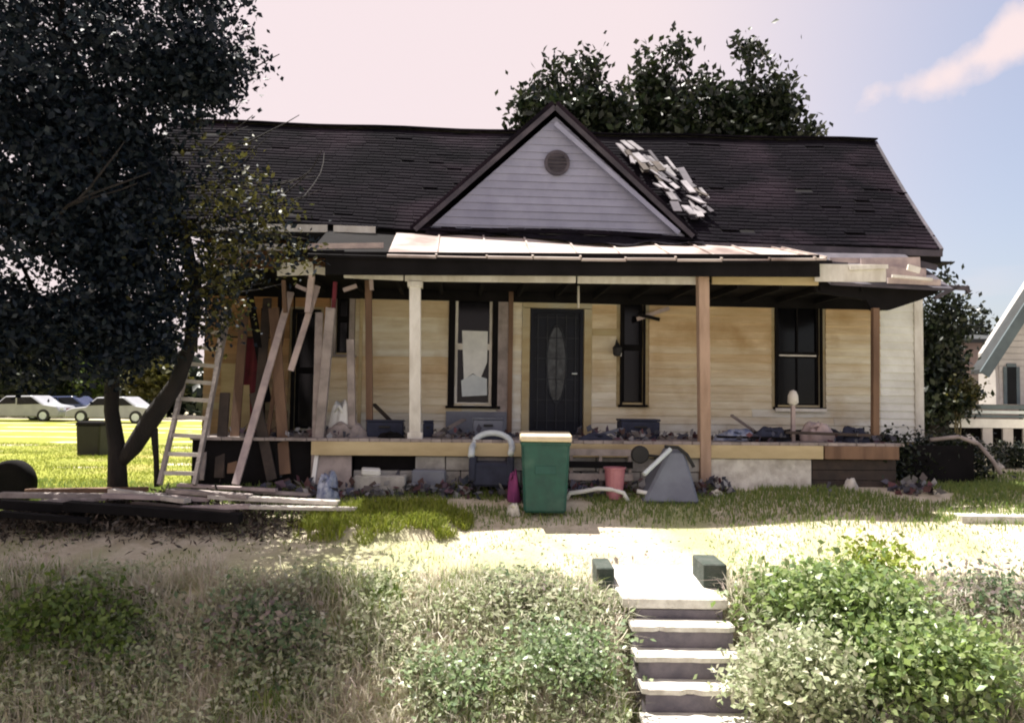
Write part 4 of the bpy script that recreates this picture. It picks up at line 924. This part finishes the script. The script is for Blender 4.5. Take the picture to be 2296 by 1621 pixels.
# toppled white plastic chair frame: two bent pipes
for pts, lab in (([(1270, 1118), (1278, 1104), (1310, 1100), (1340, 1094), (1372, 1096), (1398, 1104), (1408, 1122)], 'bent white pipe arching over the grass just right of the bin'),
                 ([(1428, 1100), (1450, 1104), (1476, 1116), (1490, 1130)], 'short white pipe sloping down to the grass before the wheelbarrow')):
    q = []
    for i, (a_, b_) in enumerate(pts): q.append(W(a_, b_ , 10.15 - .01 * i))
    gmin = min(float(gz(v.x, v.y)) - v.z for v in q[-1:]); 
    o = MB().tube(q, .028, 8).build('bent_pipe', M['whiteplastic'], smooth=True); tag(o, lab, 'pipe')
heap('stone', 'pale stone on the lawn at the foot of the concrete panel', 'stone', 1588, 1625, 1098, 10.4, 'concrete', house=False, seed=14, dep=.2)
# left: panel, bag, block
def lpanel():
    d = 10.35; a, b_, c_, e = W(712, 1012, d + .15), W(788, 1012, d + .15), W(788, 1085, d - .1), W(700, 1085, d - .1); g = float(gz(c_.x, d - .1))
    for q in (c_, e): q.z = g
    t = thing('leaning_sheet', 'grey-white sheet with a bright left edge leaning on the porch foundation', 'sheet', (c_ + e) / 2)
    nrm = Vector((0, .03, .01)); b = MB(); b.add([e, c_, b_, a, e + nrm, c_ + nrm, b_ + nrm, a + nrm], [(0, 1, 2, 3), (4, 7, 6, 5), (0, 4, 5, 1), (1, 5, 6, 2), (2, 6, 7, 3), (3, 7, 4, 0)]); b.build('sheet', M['greywood'], t)
    MB().bar(e + Vector((0, -.02, 0)), a + Vector((0, -.02, 0)), .05, .03, (0, 1, 0)).build('edge_strip', M['whiteplastic'], t)
lpanel()
heap('plastic_bag', 'blue and white plastic bag on the grass before the leaning grey-white sheet', 'bag', 712, 762, 1062, 10.0, 'bluebag', house=False, seed=15, dep=.25)
a_ = W(832, 1056, 10.3); tag(MB().box((a_.x, 10.3, a_.z), (.24, .16, .08), (.1, .05, .2)).build('broken_block', M['whiteplastic'], bevel=.015), 'bright white broken block under the dark foundation opening', 'block')
g_ = float(gz(a_.x, 10.3)); tag(MB().span((a_.x - .2, 10.22, g_ - .03), (a_.x + .45, 10.5, a_.z - .045)).build('concrete_footing', M['block'], bevel=.015), 'low grey footing slab carrying the white broken block', 'slab')
tag(MB().span((W(925, 1060, 10.4).x, 10.3, g_ - .03), (W(1000, 1060, 10.4).x, 10.5, W(960, 1052, 10.4).z)).build('concrete_footing', M['greyblue'], bevel=.015), 'low dark blue-grey slab on the grass left of the armchair', 'slab')

# ------------------------------------------------------------------ timber pile at the left
pl = [  # x0,y0,x1,y1,d0,d1,w,h,mat,label
 (0, 1128, 330, 1150, 9.2, 9.3, .16, .10, 'dark', 'thick dark beam lying at the bottom left of the timber pile'),
 (0, 1108, 250, 1112, 9.6, 9.7, .15, .06, 'greywood', 'grey plank lying behind the dark beam before the bright side lawn'),
 (150, 1132, 540, 1160, 9.1, 9.15, .20, .10, 'dark', 'broad dark plank at the front of the timber pile'),
 (230, 1110, 470, 1118, 9.4, 9.7, .14, .05, 'pinkboard', 'pinkish plank lying across the pile right of the trunk'),
 (250, 1098, 420, 1122, 9.9, 9.4, .12, .05, 'paleboard', 'pale plank slanting off the back of the timber pile'),
 (380, 1098, 560, 1112, 9.8, 9.6, .16, .05, 'greywood', 'grey plank at the foot of the ladder'),
 (330, 1140, 560, 1134, 9.25, 9.4, .12, .05, 'pinkboard', 'pinkish plank end jutting right out of the pile'),
 (470, 1112, 760, 1126, 9.65, 9.6, .14, .05, 'paleboard', 'long pale sunlit board on the lawn right of the pile'),
 (505, 1134, 800, 1140, 9.4, 9.45, .12, .04, 'paleboard', 'second pale sunlit board on the lawn nearer the grass mound'),
 (60, 1100, 330, 1096, 10.1, 10.2, .12, .06, 'brown', 'brown plank at the very back of the timber pile'),
 (0, 1150, 200, 1166, 8.9, 8.95, .12, .06, 'dark', 'short dark board at the left picture edge before the pile'),
 (400, 1086, 620, 1098, 10.1, 10.0, .10, .04, 'pinkboard', 'thin pinkish board between ladder foot and the porch'),
 (90, 1124, 420, 1106, 9.5, 9.8, .10, .05, 'greywood', 'grey plank lying crosswise on top of the timber pile'),
 (300, 1128, 520, 1150, 9.35, 9.2, .13, .05, 'umberdark', 'dark brown plank slanting down the right end of the timber pile'),
 (180, 1118, 300, 1104, 9.6, 9.9, .20, .03, 'pinkboard', 'short broad pinkish board on the timber pile left of the trunk'),
 (560, 1100, 700, 1108, 10.1, 10.0, .10, .04, 'greywood', 'grey plank lying in the grass before the leaning boards'),
 (1285, 1098, 1420, 1108, 10.35, 10.3, .08, .03, 'greywood', 'grey slat lying in the grass right of the green bin'),
 (1500, 1108, 1640, 1104, 10.35, 10.4, .07, .03, 'umberdark', 'dark slat lying in the grass across the foot of the bare brown post'),
 (880, 1078, 1010, 1086, 10.4, 10.4, .09, .04, 'umberdark', 'dark board lying on the grass left of the armchair'),
]
for (x0, y0, x1, y1, d0, d1, wd, hh, m_, lab) in pl:
    p, q = W(x0, y0, d0), W(x1, y1, d1); p.z = max(p.z, float(gz(p.x, d0)) + hh / 2); q.z = max(q.z, float(gz(q.x, d1)) + hh / 2)
    tag(MB().bar(p, q, wd, hh).build('loose_plank', M[m_], bevel=.004), lab, 'plank')
# heap of dark brush and rubble under the pile
n = 9000; cx, cy = W(230, 1140, 9.4).x, 9.45
P = np.stack([cx + rng.normal(size=n) * 1.1, cy + rng.normal(size=n) * .25, np.zeros(n)], 1); P[:, 2] = gz(P[:, 0], P[:, 1]) + rng.uniform(0, .22, n) * np.exp(-((P[:, 0] - cx) / 1.6) ** 2)
bl_ = leaves('brush_litter', P, .09, leafmat('brown_litter', [(.035, .028, .025), (.07, .05, .04), (.14, .12, .10), (.03, .03, .028)], .05, .9, .2), up=.2, asp=.3)

# ------------------------------------------------------------------ sunlit side lawn at the left
gx2 = np.concatenate([np.linspace(-60, -12, 20), np.linspace(-11.5, -4.9, 26)]); gy2 = np.concatenate([np.linspace(10.55, 14, 18), np.linspace(14.5, 44, 24)])
GX, GY = np.meshgrid(gx2, gy2); GX = np.where(GX > -5, GX - .12 * (np.sin(GY * 2.1) + 1), GX)
struct(grid_obj('side_lawn', GX, GY, gz(GX, GY) + .012, mat('bright_lawn', (.24, .26, .022), (.18, .20, .018), scale=1.2, rough=.95, bump=.5, bscale=30, c3=(.34, .29, .08), s3=.9, p3=(.52, .66))))
x = rng.uniform(-16, -5.1, 60000); y = 10.6 + 12 * rng.uniform(0, 1, 60000) ** 1.5; P = P3(x, y)
blades('side_lawn_grass', P, .07, .014, M['bright'], lean=.8)
d = 18.5; p = W(209, 1020, d); g = float(gz(p.x, d)); t = thing('dustbin', 'dark upright dustbin standing on the bright lawn left of the tree trunk', 'dustbin', (p.x, d, g))
zt = W(209, 945, d).z - g
b = MB(); b.box((p.x, d, g + zt * .46), (.50, .5, zt * .92), None, 1.12); b.build('body', M['black'], t, bevel=.03)
b = MB(); b.box((p.x, d, g + zt * .96), (.60, .6, .09), None, .9); b.build('lid', M['dark'], t, bevel=.02)
d = 10.75; p = W(18, 1085, d); g = float(gz(p.x, d)); t = thing('old_tyre', 'old black tyre standing at the left picture edge behind the timber pile', 'tyre', (p.x, d, g))
b = MB(); rr_ = [(.17, 0), (.27, -.02), (.31, .03), (.31, .15), (.27, .20), (.17, .18), (.17, .09)]; b.lathe((p.x, d, g + .28), rr_, 26, 'Y'); b.build('tread', M['dark'], t, smooth=True)
b = MB(); b.lathe((p.x, d + .05, g + .28), [(.168, 0), (.15, .03), (.05, .05)], 20, 'Y'); b.build('rim', M['rake'], t)
# parked cars far left
def car(px, d, m, label, L_=4.3):
    p = W(px, 930, d); g = float(gz(p.x, d)); t = thing('parked_car', label, 'car', (p.x, d, g), 0, 'cars parked beyond the side lawn')
    prof = [(-.5, .25), (-.49, .62), (-.42, .74), (-.26, .82), (-.14, 1.28), (.16, 1.32), (.30, .90), (.46, .80), (.50, .55), (.49, .25)]
    MB().prism([(p.x + a * L_, g + z) for a, z in prof], d - .85, d + .85).build('body', M[m], t, bevel=.05)
    for (a0, a1, b0, b1) in ((-.235, -.02, -.13, -.02), (.0, .27, .0, .16)):
        MB().prism([(p.x + a0 * L_, g + .86), (p.x + a1 * L_, g + .90), (p.x + b1 * L_, g + 1.24), (p.x + b0 * L_, g + 1.22)], d - .862, d - .852).build('window', M['glass'], t)
    for a in (-.31, .31):
        b = MB(); b.lathe((p.x + a * L_, d - .88, g + .32), [(.2, 0), (.30, 0), (.32, .03), (.32, .2)], 20, 'Y'); wl = b.build('wheel', M['black'], t)
        b = MB(); b.lathe((p.x + a * L_, d - .89, g + .32), [(.19, 0), (.12, .005)], 14, 'Y'); b.build('rim', M['palemetal'], wl)
    for s in (-1, 1): MB().box((p.x + s * L_ * .485, d - .6, g + .66), (.1, .25, .12)).build('headlight' if s > 0 else 'tail_light', M['whiteplastic'] if s > 0 else M['red'], t)
car(60, 41, 'carwhite', 'pale car farthest left beyond the bright side lawn'); car(150, 43, 'carblue', 'dark blue car parked beyond the side lawn between two pale cars'); car(262, 40, 'carwhite', 'white car beyond the side lawn seen on both sides of the tree trunk')

# ------------------------------------------------------------------ trees
def limb(pts, r0, r1, n=8):
    k = len(pts); return MB().tube(pts, [r0 + (r1 - r0) * i / (k - 1) for i in range(k)], n)
def branchy(mb, p, d, l, r, depth, rnd):
    pts = [p]; q = Vector(p); dd = Vector(d).normalized()
    for i in range(4):
        dd = (dd + Vector((rnd.uniform(-.2, .2), rnd.uniform(-.2, .2), rnd.uniform(-.05, .15)))).normalized(); q = q + dd * l / 4; pts.append(q.copy())
    mb.tube(pts, [r * (1 - .15 * i) for i in range(5)], 6)
    if depth:
        for i in range(3):
            s = pts[rnd.randint(2, 4)]; nd = (dd + Vector((rnd.uniform(-.9, .9), rnd.uniform(-.9, .9), rnd.uniform(-.2, .7)))).normalized(); branchy(mb, s, nd, l * .68, r * .5, depth - 1, rnd)
# big tree at the left
p = W(268, 1090, 10.35); gb = float(gz(p.x, 10.35))
T = thing('big_tree', 'large dark leafy tree towering over the left of the house', 'tree', (p.x, 10.35, gb))
rnd = random.Random(4)
t1 = [(p.x, 10.35, gb - .1), W(262, 1000, 10.35), W(250, 920, 10.35), W(252, 820, 10.3), W(240, 700, 10.1), W(250, 560, 9.9), W(230, 380, 9.7), W(200, 200, 9.6)]
b = MB(); b.tube(t1, [.14, .105, .09, .095, .105, .11, .09, .06], 10)
t2 = [W(268, 1040, 10.35), W(300, 1000, 10.3), W(345, 930, 10.2), W(395, 860, 10.1), W(428, 770, 10.0), W(440, 640, 9.9), W(400, 450, 9.7)]
b.build('trunk', M['trunk'], T, smooth=True)
b = MB(); b.tube(t2, [.07, .11, .12, .10, .085, .07, .05], 9); b.build('limb', M['trunk'], T, smooth=True)
b = MB(); b.tube([W(352, 1090, 10.3), W(350, 1030, 10.3), W(345, 960, 10.25)], [.04, .035, .05], 7); b.build('limb', M['trunk'], T, smooth=True)
b = MB()
for i in range(12):
    s = rnd.choice(t1[4:]); branchy(b, Vector(s), (rnd.uniform(-1, .3), rnd.uniform(-.8, .8), rnd.uniform(0, .9)), 1.6, .06, 2, rnd)
b.build('branch_network', M['trunk'], T, stuff=True)
cl = [(-6.5, 8.9, 6.3, 3.1, 2.0, 2.1, 8), (-6.7, 8.9, 4.5, 2.9, 2.0, 1.75, 5), (-4.9, 9.2, 4.9, 1.0, 1.0, 1.2, 1.4), (-3.8, 8.8, 6.7, 1.0, 1.0, .9, 1.3), (-4.6, 9.4, 3.7, .8, .7, .95, .9), (-5.4, 9.4, 3.2, 1.3, .9, .6, .9), (-7.6, 9.3, 3.2, 2.0, 1, .8, 1.3), (-3.7, 8.9, 6.3, .5, .7, .5, .4)]
P = clump_points(cl, 135000, .3, .13, 34)
hol = vnoise(P[:, 0] + 40, P[:, 2] + 11, 2.1, 77) * .7 + vnoise(P[:, 0] + 40, P[:, 2] + 11, 5.0, 78) * .3
P = P[hol < np.where(P[:, 2] < 5.6, np.where(P[:, 2] > 4.0, .57, .75), .66)]
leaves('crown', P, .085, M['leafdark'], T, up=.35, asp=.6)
cl = [(-4.15, 9.7, 4.4, .45, .5, .7, 1.3), (-3.9, 9.8, 3.6, .4, .4, .5, .8), (W(560, 470, 9.8).x, 9.8, W(560, 470, 9.8).z, .55, .4, .35, 1), (W(520, 560, 9.9).x, 9.9, W(520, 560, 9.9).z, .5, .4, .4, 1), (W(640, 560, 10).x, 10, W(640, 560, 10).z, .35, .3, .25, .4), (W(480, 680, 10).x, 10, W(480, 680, 10).z, .35, .3, .45, .7), (W(500, 380, 9.8).x, 9.8, W(500, 380, 9.8).z, .5, .4, .4, .6)]
P = clump_points(cl, 2500, .2, .16); leaves('drooping_foliage', P, .085, M['leafolive'], T, up=.1, droop=.3)
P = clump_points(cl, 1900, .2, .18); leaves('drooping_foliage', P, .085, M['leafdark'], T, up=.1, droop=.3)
b = MB(); r2 = random.Random(9)
for c_ in cl: branchy(b, Vector((-4.4, 9.8, c_[2] + .25)), (c_[0] + 4.4, .1, -.1), abs(c_[0] + 4.4) + .3, .022, 1, r2)
b.build('thin_branch', M['trunk'], T, stuff=True)
# trees behind the house
def cone_clump(px, pyt, pyb, wpx, d):        # an upward-pointing flame of foliage
    t_ = W(px, pyt, d); b_ = W(px, pyb, d); r_ = wpx * K / 2 * d / F; out = []
    n_ = 5
    for i in range(n_):
        s = i / (n_ - 1); out.append((t_.x + rng.uniform(-.15, .15), d + rng.uniform(-.5, .5), b_.z + (t_.z - b_.z) * (s * .9), r_ * (1 - .82 * s ** 1.3), r_ * (1 - .75 * s), (t_.z - b_.z) / n_ * .75, (1 - .75 * s) ** 1.5 * r_))
    return out
def tree(name, label, d, lobes, n, leaf, m, trunk_px, seed, twig=.3):
    p = W(trunk_px, 900, d); g = float(gz(p.x, d)); t = thing(name, label, 'tree', (p.x, d, g), 0); cl = []
    for lb in lobes: cl += cone_clump(*lb, d)
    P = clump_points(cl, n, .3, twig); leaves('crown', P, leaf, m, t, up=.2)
    rr = random.Random(seed); b = MB(); zt = max(c[2] for c in cl); b.tube([(p.x, d, g - .1), (p.x + .1, d, g + (zt - g) * .35), (p.x - .1, d, g + (zt - g) * .6)], [.28, .2, .12], 9); b.build('trunk', M['trunk'], t)
    b = MB()
    for lb in lobes[:6]:
        q = W(lb[0], (lb[1] + lb[2]) / 2, d); b.tube([(p.x, d, g + (zt - g) * .4), ((p.x + q.x) / 2, d, (g + (zt - g) * .4 + q.z) / 2), q], [.12, .09, .04], 6)
    b.build('limb', M['trunk'], t)
    return t
tree('back_tree', 'dark tree with pointed tops showing behind the left of the front gable', 22,
     [(1190, 205, 380, 70, ), (1242, 128, 380, 75), (1335, 112, 380, 80), (1300, 190, 400, 110), (1375, 215, 400, 80), (1230, 220, 400, 120)], 21000, .24, M['leafback'], 1280, 1, .24)
tree('back_tree', 'broad dark tree rising behind the right of the front gable', 24,
     [(1460, 105, 400, 100), (1518, 112, 400, 75), (1500, 190, 420, 170), (1600, 165, 420, 110), (1680, 120, 420, 100), (1745, 145, 420, 70), (1660, 200, 420, 190), (1800, 290, 420, 90), (1440, 270, 420, 110), (1740, 230, 420, 100)], 42000, .26, M['leafback'], 1600, 2, .26)
tree('side_tree', 'dark bushy tree standing directly right of the house wall', 17.5, [(2090, 625, 900, 105), (2125, 665, 885, 95), (2075, 730, 960, 80)], 9500, .15, M['leafback'], 2095, 3, .16)
tree('side_tree', 'lower dark tree between the house and the white neighbour house', 23, [(2180, 680, 900, 130), (2225, 745, 900, 110), (2140, 740, 920, 150)], 12000, .18, M['leafback'], 2180, 4, .18)
tree('side_tree', 'dark tree standing beyond the side lawn at the far left', 52, [(20, 690, 880, 130), (100, 730, 880, 130), (60, 790, 890, 180), (-60, 690, 890, 160)], 14000, .5, M['leafback'], 60, 5, .5)
tree('side_tree', 'dark tree beyond the side lawn seen behind the trunk of the big tree', 54, [(210, 700, 880, 130), (290, 720, 880, 130), (370, 740, 880, 110), (250, 790, 890, 200)], 14000, .5, M['leafback'], 250, 6, .5)
def shrub(name, label, c, r, n, leaf, m, group=None, stems=5, shell=.1, twig=.13, cat='shrub', extra=()):
    g = float(gz(c[0], c[1])); t = thing(name, label, cat, (c[0], c[1], g), 0, group)
    cl = [(c[0], c[1], c[2], *r, 3)] + [(c[0] + rng.uniform(-.6, .6) * r[0], c[1] + rng.uniform(-.5, .5) * r[1], c[2] + rng.uniform(-.1, .7) * r[2], r[0] * .5, r[1] * .5, r[2] * .5, .8) for _ in range(6)]
    P = clump_points(cl, n, shell, twig); P[:, 2] = np.maximum(P[:, 2], gz(P[:, 0], P[:, 1]) + .02)
    leaves('foliage', P, leaf, m, t, up=.7, asp=.62)
    b = MB(); rr = random.Random(int(abs(c[0]) * 100))
    for i in range(stems): b.tube([(c[0] + rr.uniform(-.1, .1), c[1], g - .05), (c[0] + rr.uniform(-.4, .4) * r[0], c[1] + rr.uniform(-.3, .3) * r[1], (g + c[2]) / 2), (c[0] + rr.uniform(-.8, .8) * r[0], c[1] + rr.uniform(-.5, .5) * r[1], c[2] + r[2] * .5)], [.018, .014, .006], 5)
    b.build('stem', M['stem'], t); return t
def sh(name, label, px, py, d, rpx, rpy, n, leaf, m, **k):
    q = W(px, py, d); s = K * d / F; return shrub(name, label, (q.x, q.y, q.z), (rpx * s, rpx * s * .7, rpy * s), n, leaf, M[m], **k)
# bushes on the right of the steps
sh('leafy_bush', 'big leafy green bush on the bank right of the steps', 1880, 1400, 7.55, 210, 105, 12000, .075, 'leafsun')
sh('leafy_bush', 'pale green bush touching the lower steps at their right', 1770, 1530, 6.75, 130, 95, 7000, .065, 'leafpale')
sh('leafy_bush', 'wide green bush at the bottom right corner', 2080, 1530, 6.95, 200, 110, 11000, .075, 'leafsun')
sh('leafy_bush', 'darker twiggy bush at the right picture edge beside the tan soil', 2210, 1370, 7.7, 120, 75, 4200, .06, 'weed')
sh('leafy_bush', 'yellow-green sprout standing above the big bush', 1965, 1262, 7.9, 60, 42, 700, .07, 'leafyellow', stems=3)
sh('leafy_bush', 'small yellow-green weed plant between the steps and the big bush', 1700, 1375, 7.7, 60, 45, 800, .06, 'leafmid', stems=3)
sh('leafy_bush', 'pale weedy bush left of the steps halfway up the bank', 1170, 1370, 7.6, 150, 60, 1700, .055, 'leafpale', stems=4)
sh('leafy_bush', 'grey-green weedy bush low on the bank left of the steps', 1010, 1530, 6.85, 130, 60, 1600, .055, 'leafshrub', stems=4)
sh('leafy_bush', 'grey-green bush overhanging the lower steps at their left', 1280, 1480, 6.95, 130, 75, 2300, .055, 'leafshrub', stems=4)
sh('leafy_bush', 'shaded dark bush on the bank at the far left', 200, 1400, 7.4, 190, 80, 3400, .07, 'leafmid', stems=4)
sh('leafy_bush', 'shaded green bush on the bank below the timber pile', 560, 1420, 7.3, 150, 70, 2800, .065, 'weed', stems=4)
# far bushes at the left, right junk bushes
sh('far_bush', 'dark bush beyond the bright side lawn at the left edge', 60, 850, 48, 110, 50, 3600, .45, 'leafback')
sh('far_bush', 'yellow-green sunlit bush beyond the side lawn left of the trunk', 190, 845, 49, 75, 50, 2600, .45, 'leafmid')
sh('far_bush', 'olive bush seen between trunk and leaning limb', 345, 850, 48, 85, 50, 2400, .45, 'leafolive')
sh('side_bush', 'low dark bush growing against the right end of the porch', 1990, 1040, 11.6, 90, 60, 3400, .07, 'leafback')
sh('side_bush', 'dark bush beneath the curved pale pipe at the right', 2130, 1035, 12.2, 110, 55, 3800, .07, 'leafback')
sh('side_bush', 'dark bush at the right edge before the neighbour porch', 2260, 1030, 14.0, 60, 28, 1300, .08, 'leafback')
sh('far_bush', 'small olive bush before the mauve wall at the right', 2150, 885, 17.0, 38, 28, 900, .09, 'leafolive')
q = [W(2085, 985, 11.6), W(2150, 978, 11.6), W(2195, 995, 11.5), W(2225, 1030, 11.4), W(2245, 1062, 11.3)]
tag(MB().tube(q, .03, 8).build('curved_pipe', M['greywood'], smooth=True), 'curved grey pipe lying over the dark bush at the right', 'pipe')
a_ = W(2170, 975, 12.6); c_ = W(2248, 1050, 12.0); tag(MB().bar(a_, c_, .07, .04, (0, 1, 0)).build('propped_board', M['paleboard']), 'pale board propped diagonally beside the curved pipe', 'board')
# pale slab at the right of the lawn
a_ = W(2150, 1138, 9.75); tag(MB().span((a_.x, 9.68, float(gz(a_.x, 9.7)) - .05), (a_.x + 2.2, 9.95, float(gz(a_.x, 9.95)) + .012)).build('paving_slab', M['concrete'], bevel=.006), 'long pale paving slab on the lawn at the right edge', 'slab')
heap('stone', 'small pale rock lying in the shaded grass at the right', 'stone', 1890, 1925, 1072, 10.9, 'concrete', house=False, seed=22, dep=.2)

# ------------------------------------------------------------------ neighbour house
def neighbour():
    d = 19.0; g = 1.4; a = W(2195, 905, d); e = W(2192, 842, d); x1 = a.x + 7
    t = thing('neighbour_house', 'white gabled neighbour house with blue-grey trim at the right edge', 'house', (a.x + 3, d, g))
    ez = W(2190, 838, d).z; rx = a.x + 2.55; rz = W(2296, 672, d).z; sl = (rz - ez) / (W(2296, 672, d).x - W(2190, 838, d).x); xe = W(2190, 838, d).x; ax = xe + 3.6; az = ez + sl * 3.6
    fl = a.z
    b = MB(); b.prism([(xe + .45, fl), (ax + 3.1, fl), (ax + 3.1, ez + sl * .4), (ax, az - .15), (xe + .45, ez + sl * .35)], d, d + .7); wl = b.build('wall', M['neighbour'], t)
    zz = fl + .02
    while zz < az - .4:
        x0 = xe + .47 + max(0, (zz - (ez + sl * .35)) / sl); x2 = 2 * ax - x0 - .3
        MB().box(((x0 + x2) / 2, d - .012, zz + .07), (x2 - x0 - .1, .02, .13), (R(6), 0, 0)).build('siding_board', M['neighbour'], wl); zz += .15
    for s in (-1, 1):
        p = Vector((ax, d - .35, az)); q = Vector((ax + s * 3.65, d - .35, ez)); 
        b = MB(); n_ = Vector((0, .5, 0)); u_ = Vector((0, 0, .10)); b.add([p, q, q + n_, p + n_, p + u_, q + u_, q + n_ + u_, p + n_ + u_], [(0, 1, 2, 3), (4, 7, 6, 5), (0, 4, 5, 1), (1, 5, 6, 2), (2, 6, 7, 3), (3, 7, 4, 0)]); b.build('roof', M['rooffar'], t)
        MB().bar(p + Vector((0, -.04, -.02)), q + Vector((0, -.04, -.02)), .05, .24).build('bargeboard', M['bluetrim'], t)
    w0, w1 = W(2256, 905, d), W(2276, 822, d)
    b = MB(); b.span((w0.x - .08, d - .05, w0.z), (w0.x, d - .03, w1.z)); b.span((w1.x, d - .05, w0.z), (w1.x + .08, d - .03, w1.z)); b.span((w0.x, d - .05, w1.z), (w1.x, d - .03, w1.z + .08)); wn = b.build('window', M['bluetrim'], t)
    MB().span((w0.x, d - .04, w0.z), (w1.x, d - .034, w1.z)).build('pane', M['glass'], wn)
    # porch deck in front with rail and skirting
    dd = 17.6; l = W(2112, 925, dd).x
    for (y0, y1, m_, nm) in ((906, 916, 'bluetrim', 'deck_rail'), (919, 926, 'palemetal', 'deck_rail'), (929, 935, 'bluetrim', 'deck_rail'), (938, 958, 'whiteplastic', 'deck_fascia')):
        z0, z1 = W(2200, y1, dd).z, W(2200, y0, dd).z; MB().span((l, dd, z0), (l + 8, dd + .06, z1)).build(nm, M[m_], t)
    z1 = W(2200, 958, dd).z
    MB().span((l, dd + .06, z1), (l + 8, d, z1 + .03)).build('deck_floor', M['greywood'], t)
    for i in range(9): MB().span((l + .9 + i * .45, dd + .02, g), (l + 1.12 + i * .45, dd + .08, z1 - .01)).build('skirting_post', M['neighbour'], t)
    MB().span((l + .3, dd + .3, g), (l + 8, dd + .34, z1)).build('skirting_back', M['dark'], t)
neighbour()
def shed():
    d = 20.5; a, e = W(2118, 905, d), W(2212, 768, d); g = 1.4; t = thing('mauve_shed', 'low mauve-brown shed between the trees and the white neighbour house', 'shed', ((a.x + e.x) / 2, d, g))
    MB().span((a.x, d, g), (e.x + .8, d + 3, e.z)).build('wall', M['mauve'], t)
    MB().prism([(d - .3, e.z - .02), (d + 3.3, e.z + .5), (d + 3.3, e.z + .58), (d - .3, e.z + .08)], a.x - .2, e.x + 1.0, 'YZ').build('roof', M['rooffar'], t)
    MB().span((a.x + .5, d - .03, g), (a.x + 1.3, d - .005, g + 1.9)).build('door', M['greywood'], t)
shed()
# distant woods closing the horizon
for (x0, x1, dd, zt, sd_, nm) in ((-75, -14, 55, 6.5, 1, 'far_wood'), (14, 90, 60, 6.0, 2, 'far_wood')):
    n = 14000; xx = rng.uniform(x0, x1, n); yy = dd + rng.normal(size=n) * 2.5; hh = 1.4 + rng.uniform(0, 1, n) ** .8 * (zt - 1.4) * (.55 + .45 * vnoise(xx + 200, yy * 0, .35, sd_))
    leaves(nm, np.stack([xx, yy, hh], 1), .9, M['leafback'], None, up=.2)
bpy.data.objects.remove(PRF)
print('tris', sum(len(m.polygons) for m in bpy.data.meshes), 'objs', len(bpy.data.objects))
